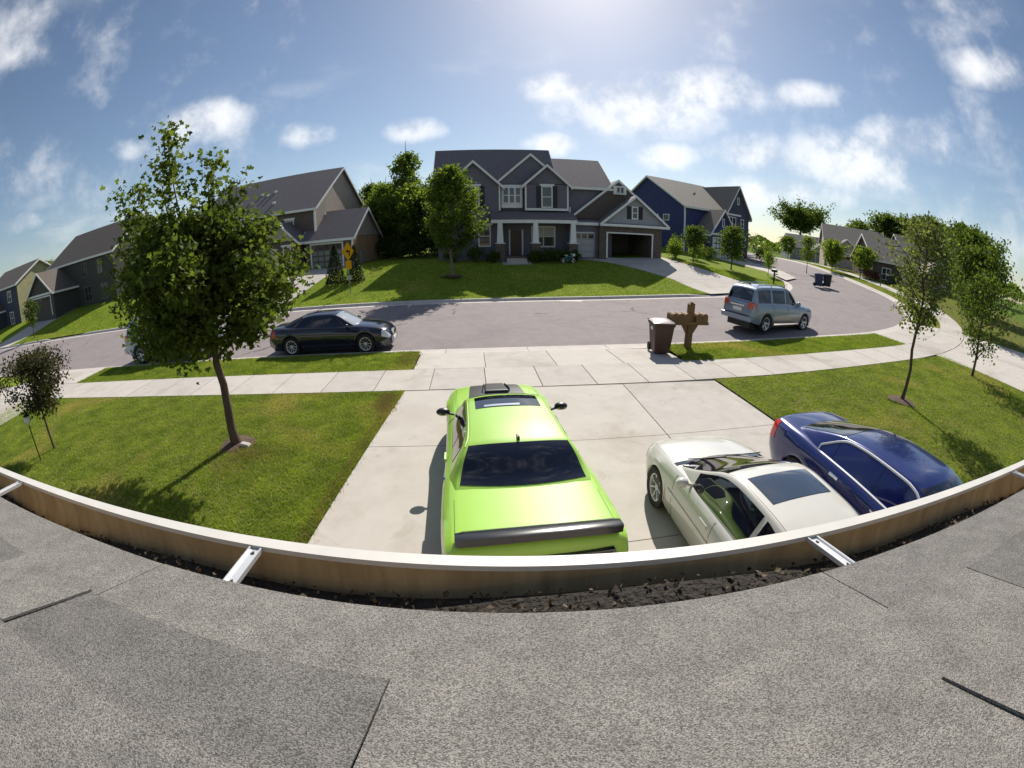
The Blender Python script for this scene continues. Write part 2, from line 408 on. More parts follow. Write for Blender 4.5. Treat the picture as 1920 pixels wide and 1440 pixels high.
def strip(name, s0, s1, d0, d1, zoff, m, ds=1.0, nd=2, lot=True, crown=0.0, parent=None):
    ns = max(2, int((s1 - s0) / ds) + 1); P = []
    for i in range(ns):
        s = s0 + (s1 - s0) * i / (ns - 1); row = []
        for j in range(nd):
            d = d0 + (d1 - d0) * j / (nd - 1); x, y = street_p(s, d)
            z = (Z(x, y) if lot else float(zg(x, y))) + (zoff(d) if callable(zoff) else zoff)
            row.append((x, y, z))
        P.append(row)
    return MB().grid(P).build(name, m, parent, smooth=40)
CURB_H = 0.13
S_L, S_R = -88.0, 110.0
road = struct(strip('street', S_L, S_R, -4.9, 4.9, lambda d: -CURB_H + 0.05 * (1 - (d / 4.9) ** 2), M_ASPH, nd=9, lot=False))
def curb_profile(side):
    return [(4.86, -CURB_H + 0.004), (5.32, -CURB_H - 0.012), (5.38, -0.03), (5.42, 0.004), (5.56, 0.012), (5.60, -0.10)]
def curb(name, side, gaps):
    root = struct(empty(name))
    prof = curb_profile(side)
    s = S_L
    k = 0
    while s < S_R:
        e = min(s + 3.0, S_R); ns = 4; P = []
        for i in range(ns):
            t = s + 0.008 + (e - s - 0.016) * i / (ns - 1); row = []
            f = 0.0
            for g0, g1 in gaps: f = max(f, min(1, max(0, (t - g0 + 0.8) / 0.8)) * min(1, max(0, (g1 + 0.8 - t) / 0.8)))
            for d, z in prof:
                x, y = street_p(t, d * side); zz_ = float(zg(x, y))
                drop = 0.0 if z < -CURB_H + 0.01 else f * (z + CURB_H - 0.03)
                row.append((x, y, zz_ + z - drop))
            P.append(row)
        if side < 0: P = [r[::-1] for r in P]
        MB().grid(P).build('curb_stone', M_CURB, root, smooth=30)
        s = e; k += 1
# driveway mouths along the street, as arclength ranges
DW_MAIN = (-19.9, -10.7); DW_NL = (-41.5, -35.2); DW_NR = (1.6, 7.4)
curb('near_curb', -1, [DW_MAIN, DW_NL, DW_NR])
curb('far_curb', 1, [(-2.6, 4.6), (10.0, 14.0), (-34.5, -31.0), (-56, -51)])

# sidewalk of single slabs, on a dark joint bed
def slab_piece(name, quad, m, parent, t=0.10, inset=0.012, bev=0.006):
    c = [sum(p[i] for p in quad) / 4 for i in range(3)]
    q = []
    for p in quad:
        dx, dy = p[0] - c[0], p[1] - c[1]; l = math.hypot(dx, dy)
        q.append((p[0] - dx / l * inset * 1.4, p[1] - dy / l * inset * 1.4, p[2] + random.uniform(-0.003, 0.003)))
    return MB().slab(q, t).build(name, m, parent)
SW0, SW1 = -9.55, -7.70
walk = struct(empty('sidewalk'))
o = strip('joint_bed', -80, 60, SW0 + 0.02, SW1 - 0.02, -0.025, M_JOINT, parent=walk)
s = -80.0
while s < 58:
    w = 1.52
    quad = [(*street_p(s, SW0), 0), (*street_p(s + w, SW0), 0), (*street_p(s + w, SW1), 0), (*street_p(s, SW1), 0)]
    quad = [(x, y, Z(x, y) + 0.012) for x, y, _ in quad]
    slab_piece('walk_slab', quad, random.choice([M_CONC, M_CONC, M_CONC2]), walk)
    s += w

# the driveway in front of the garage: poured slabs with joints
drive = struct(empty('driveway'))
def dl_x(y): return -1.86 - 0.093 * max(0, 10.6 - y)
def dr_x(y): return 7.05
def drive_slab(u0, u1, ya, yb, m, zf=None, name='drive_slab'):
    def P(u, y):
        a, b = dl_x(y), dr_x(y); x = a + (b - a) * u
        return (x, y, (zf(y) if zf else 0.008))
    slab_piece(name, [P(u0, ya), P(u1, ya), P(u1, yb), P(u0, yb)], m, drive, inset=0.010)
ys = [0.2, 1.2, 4.30, 7.42, 10.585]
for i in range(4):
    for j in range(3): drive_slab(j / 3, (j + 1) / 3, ys[i], ys[i + 1], [M_CONC, M_CONC2, M_CONC][(i * 3 + j * 2) % 3])
for j in range(4):
    drive_slab(j / 4, (j + 1) / 4, 12.46, 14.55, [M_CONC, M_CONC2, M_CONC, M_CONC][j], zf=lambda y: 0.012 - 0.085 * max(0, (y - 12.46) / 2.1), name='apron_slab')
MB().add([(-2.75, 0.2, -0.02), (7.04, 0.2, -0.02), (7.04, 10.58, -0.02), (-1.87, 10.58, -0.02)], [(0, 1, 2, 3)]).build('joint_bed', M_JOINT, drive)
MB().add([(-1.85, 12.46, -0.02), (7.04, 12.46, -0.02), (7.04, 14.56, -0.10), (-1.85, 14.56, -0.10)], [(0, 1, 2, 3)]).build('joint_bed', M_JOINT, drive)

def drape(name, fn, nu, nv, m, zoff=0.0, parent=None):
    P = []
    for i in range(nu + 1):
        row = []
        for j in range(nv + 1):
            x, y = fn(i / nu, j / nv); row.append((x, y, Z(x, y) + zoff))
        P.append(row)
    return MB().grid(P).build(name, m, parent, smooth=40)
def quadfn(a, b, c, d):
    """corners a (u0 v0) b (u1 v0) c (u1 v1) d (u0 v1)"""
    return lambda u, v: tuple((a[k] * (1 - u) + b[k] * u) * (1 - v) + (d[k] * (1 - u) + c[k] * u) * v for k in (0, 1))
# neighbours' driveways
for nm, sa, sb in (('neighbour_driveway', *DW_NL), ('neighbour_driveway', *DW_NR)):
    root = struct(empty(nm))
    for da, db in ((-14.6, SW0 - 0.02), (-13.9 - 5, -14.62), (SW1 + 0.02, -5.58)):
        for k in range(2):
            a, b = sa + (sb - sa) * k / 2 + 0.012, sa + (sb - sa) * (k + 1) / 2 - 0.012
            q = [(*street_p(a, da), 0), (*street_p(b, da), 0), (*street_p(b, db), 0), (*street_p(a, db), 0)]
            MB().grid([[(lambda x, y, d: (x, y, Z(x, y) + 0.012 - (0.08 * max(0, (d + 7.7) / 2.1) if d > -7.7 else 0)))(*street_p(a + (b - a) * i / 4, da + (db - da) * j / 5), da + (db - da) * j / 5) for j in range(6)] for i in range(5)]).build('drive_slab', random.choice([M_CONC, M_CONC2]), root, smooth=40)

# ------------------------------------------------------------------ lawns (soil sheet with real blades)
def grass_blades(V2, h, w, hvar=0.5, lean=0.6, bend_dir=None, zfun=None, zoff=0.0):
    n = len(V2); x, y = V2[:, 0], V2[:, 1]
    z = (zg(x, y) + zlot(x, y)) + zoff
    a = rng.uniform(0, 2 * math.pi, n); hh = h * (1 - hvar / 2 + hvar * rng.random(n)); ww = w * (0.7 + 0.6 * rng.random(n))
    la = rng.uniform(0, 2 * math.pi, n); ll = hh * lean * rng.random(n)
    dx, dy = np.cos(a) * ww / 2, np.sin(a) * ww / 2
    A = np.stack([x - dx, y - dy, z], 1); B = np.stack([x + dx, y + dy, z], 1)
    C = np.stack([x + np.cos(la) * ll, y + np.sin(la) * ll, z + hh], 1)
    V = np.stack([A, B, C], 1).reshape(-1, 3)
    return V, np.arange(3 * n).reshape(-1, 3)
def grass_mat():
    m = bpy.data.materials.new('grass_blade'); m.use_nodes = True
    n, l = m.node_tree.nodes, m.node_tree.links; b = n['Principled BSDF']; b.inputs['Roughness'].default_value = 0.6; b.inputs['Specular IOR Level'].default_value = 0.25
    tc = n.new('ShaderNodeTexCoord')
    def noise(sc, det, dist=0.0):
        t = n.new('ShaderNodeTexNoise'); t.inputs['Scale'].default_value = sc; t.inputs['Detail'].default_value = det; t.inputs['Distortion'].default_value = dist; l.new(tc.outputs['Object'], t.inputs['Vector']); return t
    def ramp(src, a, b_):
        r = n.new('ShaderNodeMapRange'); r.inputs['From Min'].default_value = a; r.inputs['From Max'].default_value = b_; l.new(src, r.inputs['Value']); return r.outputs[0]
    def mix(f, a, c):
        k = n.new('ShaderNodeMix'); k.data_type = 'RGBA'; l.new(f, k.inputs[0])
        for i, v in ((6, a), (7, c)):
            if isinstance(v, tuple): k.inputs[i].default_value = (*v, 1)
            else: l.new(v, k.inputs[i])
        return k.outputs[2]
    c = mix(ramp(noise(1.6, 5).outputs[0], .35, .65), (0.175, 0.275, 0.018), (0.345, 0.440, 0.042))
    c = mix(ramp(noise(0.33, 4, .6).outputs[0], .53, .74), c, (0.56, 0.47, 0.12))
    g = n.new('ShaderNodeNewGeometry')
    rr = n.new('ShaderNodeMapRange'); rr.inputs['From Min'].default_value = .80; rr.inputs['From Max'].default_value = 1.0; l.new(g.outputs['Random Per Island'], rr.inputs['Value'])
    c = mix(rr.outputs[0], c, (0.44, 0.42, 0.14))
    hs = n.new('ShaderNodeHueSaturation'); mr = n.new('ShaderNodeMapRange'); mr.inputs['To Min'].default_value = .7; mr.inputs['To Max'].default_value = 1.3
    l.new(g.outputs['Random Per Island'], mr.inputs['Value']); l.new(mr.outputs[0], hs.inputs['Value']); l.new(c, hs.inputs['Color'])
    l.new(hs.outputs[0], b.inputs['Base Color'])
    tr = n.new('ShaderNodeBsdfTranslucent'); l.new(hs.outputs[0], tr.inputs[0])
    ms = n.new('ShaderNodeMixShader'); ms.inputs[0].default_value = 0.42
    l.new(b.outputs[0], ms.inputs[1]); l.new(tr.outputs[0], ms.inputs[2]); l.new(ms.outputs[0], n['Material Output'].inputs[0])
    return m
M_BLADE = grass_mat()
def dry_mat():
    return mat('dry_grass', (0.30, 0.22, 0.10), 0.8, col2=(0.22, 0.20, 0.07), scale=3, island=0.3, translucent=0.2)
def lawn(name, label, fn, nu, nv, n, h, w, zoff=0.0, dense_to=None):
    o = drape(name, fn, nu, nv, M_SOIL, zoff=zoff - 0.006)
    struct(o)
    U = rng.random((n, 2))
    if dense_to: U = dense_to(U)
    XY = np.array([fn(u, v) for u, v in U])
    # clumps: pull blades towards random tufts
    k = max(1, n // 14); T = XY[rng.integers(0, n, k)]; pick = rng.random(n) < 0.55
    XY[pick] = T[rng.integers(0, k, pick.sum())] + rng.normal(0, 0.022, (pick.sum(), 2))
    XY += rng.normal(0, 0.018, XY.shape)
    V, Fc = grass_blades(XY, h, w, zoff=zoff - 0.006, lean=1.2)
    g = link_mesh('grass', np_mesh('grass', V, Fc, M_BLADE))
    tag(g, label, 'grass', kind='stuff')
def street_quad(s0, s1, d0, d1): return lambda u, v: street_p(s0 + (s1 - s0) * u, d0 + (d1 - d0) * v)
LN = lambda y: dl_x(y) - 0.02
near_left = lambda u, v: (lambda y: (-19.0 + (LN(y) + 19.0) * u, y))(0.3 + (10.58 - 0.3) * v)
lawn('near_lawn', 'green mown grass with dry patches left of the driveway', near_left, 34, 20, 430000, 0.042, 0.012,
     dense_to=lambda U: np.stack([1 - (1 - U[:, 0]) ** 1.3, 0.18 + 0.82 * U[:, 1]], 1))
near_right = lambda u, v: (lambda y: (7.07 + (21.0 - 7.07) * u, y))(1.0 + (10.58 - 1.0) * v)
lawn('near_lawn', 'green mown grass right of the driveway under the slim tree', near_right, 26, 20, 230000, 0.045, 0.013, dense_to=lambda U: np.stack([U[:, 0], 0.03 + .97 * U[:, 1]], 1))
lawn('boulevard_lawn', 'strip of grass between sidewalk and kerb beside the black sedan', street_quad(DW_NL[1] + .02, DW_MAIN[0] - 0.0, SW1 + 0.01, -5.58), 30, 4, 100000, 0.06, 0.014)
lawn('boulevard_lawn', 'strip of grass between sidewalk and kerb around the mailbox post', street_quad(-10.93, DW_NR[0], SW1 + 0.01, -5.58), 24, 4, 80000, 0.06, 0.014)
lawn('boulevard_lawn', 'grass by the kerb beyond the right neighbour driveway', street_quad(DW_NR[1] + .02, 45, SW1 + 0.01, -5.58), 40, 4, 40000, 0.07, 0.02)
lawn('near_lawn', 'grass right of the neighbour driveway along the bend', street_quad(DW_NR[1] + .02, 45, -24, SW0 - 0.01), 40, 14, 40000, 0.08, 0.03)
struct(drape('boulevard_lawn', street_quad(-88, DW_NL[0] - .02, SW1 + .01, -5.58), 40, 3, M_LAWN, zoff=-0.006))
struct(drape('near_lawn', street_quad(-88, DW_NL[0] - .02, -26, SW0 - .01), 40, 14, M_LAWN, zoff=-0.006))
struct(drape('near_lawn', street_quad(DW_NL[1] + .02, -37.0 + .0, -19.9, SW0 - .01), 4, 8, M_LAWN, zoff=-0.006))
# dry strips along the driveway edges
def dry_tufts(name, label, pts, n, sx):
    XY = []
    for (x0, y0, x1, y1, wd) in pts:
        t = rng.random(n); XY.append(np.stack([x0 + (x1 - x0) * t + rng.normal(0, wd, n), y0 + (y1 - y0) * t + rng.normal(0, wd, n)], 1))
    XY = np.concatenate(XY); V, Fc = grass_blades(XY, 0.045, 0.012, lean=1.4)
    tag(link_mesh(name, np_mesh(name, V, Fc, dry_mat())), label, 'grass', kind='stuff')
dry_tufts('dry_grass', 'straw coloured dry grass edging the left side of the driveway', [(-2.02, 10.4, -2.65, 3.2, 0.07), (-2.25, 10.3, -2.2, 9.3, 0.13), (-2.2, 12.9, -2.2, 14.3, 0.16)], 5000, .1)
dry_tufts('dry_grass', 'straw coloured dry grass at the foot of the large maple', [(-5.1, 7.4, -4.0, 7.0, 0.22), (-5.3, 7.2, -4.6, 6.3, .3)], 1800, .1)

# far bank: lawn sheet on the rise beyond the street
FARB = far_bank = struct(strip('far_lawn', S_L, 100, 5.58, 34, 0.0, M_LAWN, nd=30))
XYf = np.array([street_p(a_, b_) for a_, b_ in np.stack([rng.uniform(-72, 16, 230000), 5.6 + 15 * rng.random(230000) ** 1.15], 1)])
def in_drive(P):
    x, y = P[:, 0], P[:, 1]; lx = np.interp(y, [25.6, 30.0, 32.6, 34.6, 36.2, 37.6], [15.9, 15.1, 13.5, 12.0, 10.6, 8.9]); rx = np.interp(y, [27.2, 29.4, 31.8, 34, 36, 37.6], [22.4, 21.4, 20, 18.6, 17.9, 17.6])
    l2 = np.interp(y, [25.6, 33, 38.2], [-16.2, -15.6, -15.2]); r2 = np.interp(y, [25.6, 33, 38.4], [-12.9, -11.9, -11.0])
    return ((x > lx - .1) & (x < rx + .1)) | ((x > l2 - .1) & (x < r2 + .1)) | ((y > 36.2) & (x > -3) & (x < 18)) | ((x > 2.5) & (x < 5.1) & (y > 34.8)) | ((x > np.interp(y, [31.8, 37, 43], [28.2, 30.0, 30.2]) - .1) & (x < np.interp(y, [33.2, 38, 44], [30.8, 33.0, 34.0]) + .1) & (y > 28)) | ((x > -54.7) & (x < -46.4) & (y < 36.6) & (x < np.interp(y, [25.6, 36.2], [-48, -46.5]) + .1) & (x > np.interp(y, [25.6, 36.5], [-54.5, -52.5]) - .1)) | ((x < -30) & (y > 33.2))
XYf = XYf[~in_drive(XYf)]
V_, F_ = grass_blades(XYf, 0.075, 0.035)
tag(link_mesh('grass', np_mesh('grass', V_, F_, M_BLADE)), 'bright green mown grass on the bank across the street', 'grass', kind='stuff')

# ------------------------------------------------------------------ far driveways
def poly_strip(name, left, right, m, n=14, zoff=0.02):
    """ribbon between two polylines (from garage to street), as slabs"""
    root = struct(empty(name))
    def at(poly, t):
        k = t * (len(poly) - 1); i = min(int(k), len(poly) - 2); f = k - i
        return [poly[i][c] * (1 - f) + poly[i + 1][c] * f for c in (0, 1)]
    segs = 5
    for sgm in range(segs):
        P = []
        for i in range(5):
            t = (sgm + i / 4 * 0.994 + 0.003) / segs; a, b = at(left, t), at(right, t)
            P.append([(lambda x, y: (x, y, Z(x, y) + zoff - 0.008 * sstep((t - 0.8) / 0.2)))(a[0] + (b[0] - a[0]) * j / 6, a[1] + (b[1] - a[1]) * j / 6) for j in range(7)])
        MB().grid(P).build('drive_slab', m, root, smooth=40)
poly_strip('house_driveway', [(8.9, 37.6), (10.6, 36.2), (12.0, 34.6), (13.5, 32.6), (15.1, 30.0), (15.9, 25.55)], [(17.6, 37.6), (17.9, 36.0), (18.6, 34.0), (20.0, 31.8), (21.4, 29.4), (22.6, 26.5)], M_CONC)
poly_strip('house_driveway', [(28.6, 47.2), (30.2, 43), (30.0, 37), (28.2, 31.8)], [(33.2, 48.6), (34.0, 44), (33.0, 38.0), (30.8, 33.2)], M_CONC)
poly_strip('house_driveway', [(-15.2, 38.2), (-15.6, 33), (-16.2, 25.6)], [(-11.0, 38.4), (-11.9, 33), (-12.9, 25.6)], M_CONC2)
poly_strip('house_driveway', [(-52.5, 36.5), (-53.5, 31), (-54.5, 25.6)], [(-46.5, 36.2), (-47.0, 31), (-48.0, 25.6)], M_CONC)
MB().grid([[(x, y, Z(x, y) + 0.02) for x in np.linspace(2.6, 5.0, 4)] for y in np.linspace(34.9, 36.8, 4)]).build('front_path', M_CONC2)
bpy.data.objects['front_path']['kind'] = 'structure'

# ------------------------------------------------------------------ houses
M_ROOF = mat('roof_shingle', (0.155, 0.135, 0.142), 0.9, var=0.22, scale=6, bump=0.5, bscale=14)
M_ROOFB = mat('roof_shingle_brown', (0.105, 0.085, 0.075), 0.9, var=0.22, scale=6, bump=0.5, bscale=14)
M_ROOFT = mat('roof_shingle_tan', (0.20, 0.175, 0.15), 0.9, var=0.2, scale=6, bump=0.5, bscale=14)
M_GREY = siding_mat('grey_siding', (0.150, 0.138, 0.175))
M_GREYL = siding_mat('pale_grey_siding', (0.30, 0.30, 0.335))
M_BROWNS = siding_mat('brown_shake_siding', (0.105, 0.078, 0.066))
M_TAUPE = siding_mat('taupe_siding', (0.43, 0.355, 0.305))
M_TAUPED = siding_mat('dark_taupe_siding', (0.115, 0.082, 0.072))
M_BLUE = siding_mat('navy_siding', (0.036, 0.042, 0.155))
M_NAVYD = siding_mat('slate_siding', (0.055, 0.060, 0.10))
M_YELLOW = siding_mat('cream_siding', (0.42, 0.38, 0.22))
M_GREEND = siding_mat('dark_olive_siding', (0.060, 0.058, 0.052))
M_STONE = mat('stone_veneer', (0.115, 0.09, 0.075), 0.9, var=0.45, scale=5, bump=0.9, bscale=7)
M_GDOOR = mat('garage_door_paint', (0.42, 0.41, 0.42), 0.6, var=0.04)
M_GDOORG = mat('garage_door_sage', (0.20, 0.21, 0.19), 0.6, var=0.05)
M_GDOORB = mat('garage_door_brown', (0.05, 0.035, 0.028), 0.6, var=0.1)
M_SHUT = mat('shutter_black', (0.018, 0.017, 0.022), 0.6)
M_INT = mat('garage_interior', (0.10, 0.085, 0.07), 0.9, var=0.2)
M_BLIND = mat('window_blind', (0.5, 0.48, 0.44), 0.7, var=0.05)
M_DOORW = mat('front_door_wood', (0.07, 0.035, 0.02), 0.5, var=0.2)
def P3(facing, plane, u, o, z):
    if facing == '-y': return (u, plane - o, z)
    if facing == '+y': return (u, plane + o, z)
    if facing == '+x': return (plane + o, u, z)
    return (plane - o, u, z)
def obox(mb, facing, plane, u0, u1, o0, o1, z0, z1):
    a = P3(facing, plane, u0, o0, z0); b = P3(facing, plane, u1, o1, z1)
    return mb.box(min(a[0], b[0]), max(a[0], b[0]), min(a[1], b[1]), max(a[1], b[1]), min(a[2], b[2]), max(a[2], b[2]))
def window(p, facing, plane, u, z, w, h, cols=1, rows=2, shutters=False, hood=False, blind=False, fw=0.10, pm=None):
    m = MB(); 
    for a, b, c, d in ((u - w / 2, u - w / 2 + fw, z, z + h), (u + w / 2 - fw, u + w / 2, z, z + h), (u - w / 2 + fw, u + w / 2 - fw, z, z + fw), (u - w / 2 + fw, u + w / 2 - fw, z + h - fw, z + h)):
        obox(m, facing, plane, a, b, 0.0, 0.07, c, d)
    for i in range(1, cols):
        t = u - w / 2 + w * i / cols; obox(m, facing, plane, t - 0.045, t + 0.045, 0, 0.05, z + fw, z + h - fw)
    for i in range(1, rows):
        t = z + h * i / rows; obox(m, facing, plane, u - w / 2 + fw, u + w / 2 - fw, 0, 0.045, t - 0.035, t + 0.035)
    if hood: obox(m, facing, plane, u - w / 2 - 0.14, u + w / 2 + 0.14, 0, 0.14, z + h + 0.003, z + h + 0.17)
    o = m.build('window', M_WHITE, p)
    for i in range(cols):
        for j in range(rows):
            a, b = u - w / 2 + w * i / cols, u - w / 2 + w * (i + 1) / cols; c, d = z + h * j / rows, z + h * (j + 1) / rows
            pp = MB(); obox(pp, facing, plane, a + 0.06, b - 0.06, -0.04, 0.02, c + 0.05, d - 0.05)
            pp.build('pane', (M_BLIND if blind and j == rows - 1 else (pm or M_PANE)), o)
    if shutters:
        for sgn in (-1, 1):
            s_ = MB(); c = u + sgn * (w / 2 + 0.24); obox(s_, facing, plane, c - 0.2, c + 0.2, 0, 0.05, z, z + h)
            for k in range(9): obox(s_, facing, plane, c - 0.16, c + 0.16, 0.05, 0.065, z + 0.08 + k * (h - .1) / 9, z + 0.08 + (k + .55) * (h - .1) / 9)
            s_.build('shutter', M_SHUT, p)
    return o
def garage_door(p, facing, plane, u0, u1, z0, h, m, rows=4, lites=True, trim=True, cols=None):
    root = empty('garage_door', parent=p)
    cols = cols or max(2, int((u1 - u0) / 0.62))
    for j in range(rows):
        b = MB(); za, zb = z0 + h * j / rows + 0.012, z0 + h * (j + 1) / rows - 0.012
        obox(b, facing, plane, u0 + 0.02, u1 - 0.02, -0.08, -0.03, za, zb)
        for i in range(cols):
            a, c = u0 + (u1 - u0) * i / cols, u0 + (u1 - u0) * (i + 1) / cols
            if not (lites and j == rows - 1): obox(b, facing, plane, a + 0.07, c - 0.07, -0.03, -0.018, za + 0.06, zb - 0.06)
        b.build('door_panel', m, root)
        if lites and j == rows - 1:
            for i in range(cols):
                a, c = u0 + (u1 - u0) * i / cols, u0 + (u1 - u0) * (i + 1) / cols
                q = MB(); obox(q, facing, plane, a + 0.07, c - 0.07, -0.03, -0.02, za + 0.07, zb - 0.07); q.build('pane', M_PANE, root)
    if trim:
        t = MB(); obox(t, facing, plane, u0 - 0.14, u0, -0.02, 0.06, z0, z0 + h); obox(t, facing, plane, u1, u1 + 0.14, -0.02, 0.06, z0, z0 + h)
        obox(t, facing, plane, u0 - 0.14, u1 + 0.14, -0.02, 0.07, z0 + h + .002, z0 + h + 0.16); t.build('door_trim', M_WHITE, root)
    return root
def wall(p, x0, x1, y0, y1, z0, z1, m, name='wall'): return MB().box(x0, x1, y0, y1, z0, z1).build(name, m, p)
def gable_y(p, x0, x1, yf, yb, ze, zr, mroof, mwall=None, ov=0.35, ovf=0.35, t=0.16, trim=True, xm=None, back=False):
    """ridge runs along y; gable faces -y at yf"""
    xm = (x0 + x1) / 2 if xm is None else xm
    sl = (zr - ze) / (xm - x0); sr = (zr - ze) / (x1 - xm)
    r = MB()
    L = (x0 - ov, ze - sl * ov); Rr = (x1 + ov, ze - sr * ov); T = (xm, zr)
    up = 0.14
    r.prism([(L[0], L[1] + up), (T[0], T[1] + up), (T[0], T[1] + up - t), (L[0], L[1] + up - t)], 'y', yf - ovf, yb)
    r.prism([(T[0] , T[1] + up), (Rr[0], Rr[1] + up), (Rr[0], Rr[1] + up - t), (T[0] , T[1] + up - t)], 'y', yf - ovf, yb)
    ro = r.build('roof', mroof, p)
    if trim:
        b = MB(); w = 0.24
        b.prism([(L[0] - .01, L[1] + up + .01), (T[0], T[1] + up + .01), (T[0], T[1] + up - w), (L[0] - .01, L[1] + up - w)], 'y', yf - ovf - 0.045, yf - ovf + 0.01)
        b.prism([(T[0], T[1] + up + .01), (Rr[0] + .01, Rr[1] + up + .01), (Rr[0] + .01, Rr[1] + up - w), (T[0], T[1] + up - w)], 'y', yf - ovf - 0.045, yf - ovf + 0.01)
        b.box(L[0] - 0.05, L[0] + 0.02, yf - ovf + .02, yb, L[1] + up - w, L[1] + up - 0.012)
        b.box(Rr[0] - 0.02, Rr[0] + 0.05, yf - ovf + .02, yb, Rr[1] + up - w, Rr[1] + up - 0.012)
        b.build('roof_trim', M_WHITE, ro)
    if mwall:
        g = MB().prism([(x0, ze), (x1, ze), (xm, zr)], 'y', yf, yf + 0.2)
        g.build('gable_wall', mwall, p)
    return ro
def gable_x(p, x0, x1, y0, y1, ze, zr, mroof, mwall=None, ov=0.4, ovs=0.35, t=0.16, trim=True, ends=(True, True)):
    """ridge runs along x"""
    ym = (y0 + y1) / 2; sl = (zr - ze) / (ym - y0); up = 0.14
    A = (y0 - ov, ze - sl * ov + up); T = (ym, zr + up); B = (y1 + ov, ze - sl * ov + up)
    r = MB(); r.prism([A, T, (T[0], T[1] - t), (A[0], A[1] - t)], 'x', x0 - ovs, x1 + ovs); r.prism([T, B, (B[0], B[1] - t), (T[0], T[1] - t)], 'x', x0 - ovs, x1 + ovs)
    ro = r.build('roof', mroof, p)
    if trim:
        b = MB(); w = 0.24
        b.box(x0 - ovs, x1 + ovs, A[0] - 0.07, A[0] + 0.01, A[1] - w, A[1] - 0.01)
        for xa in (x0 - ovs - 0.04, x1 + ovs - 0.01):
            b.prism([(A[0], A[1] + .01), (T[0], T[1] + .01), (T[0], T[1] - w), (A[0], A[1] - w)], 'x', xa, xa + 0.05)
            b.prism([(T[0], T[1] + .01), (B[0], B[1] + .01), (B[0], B[1] - w), (T[0], T[1] - w)], 'x', xa, xa + 0.05)
        b.build('roof_trim', M_WHITE, ro)
    if mwall:
        for k, xa in enumerate((x0, x1 - 0.2)):
            if ends[k]: MB().prism([(y0, ze), (y1, ze), (ym, zr)], 'x', xa, xa + 0.2).build('gable_wall', mwall, p)
    return ro
def corner_boards(p, pts, z0, z1, w=0.14):
    for x, y in pts: MB().box(x - w / 2, x + w / 2, y - w / 2, y + w / 2, z0, z1).build('corner_trim', M_WHITE, p)
def vents(ro, pts, m=None):
    for x, y, z in pts:
        MB().box(x - .14, x + .14, y - .12, y + .12, z - .1, z + .16).build('roof_vent', m or M_DARK, ro)

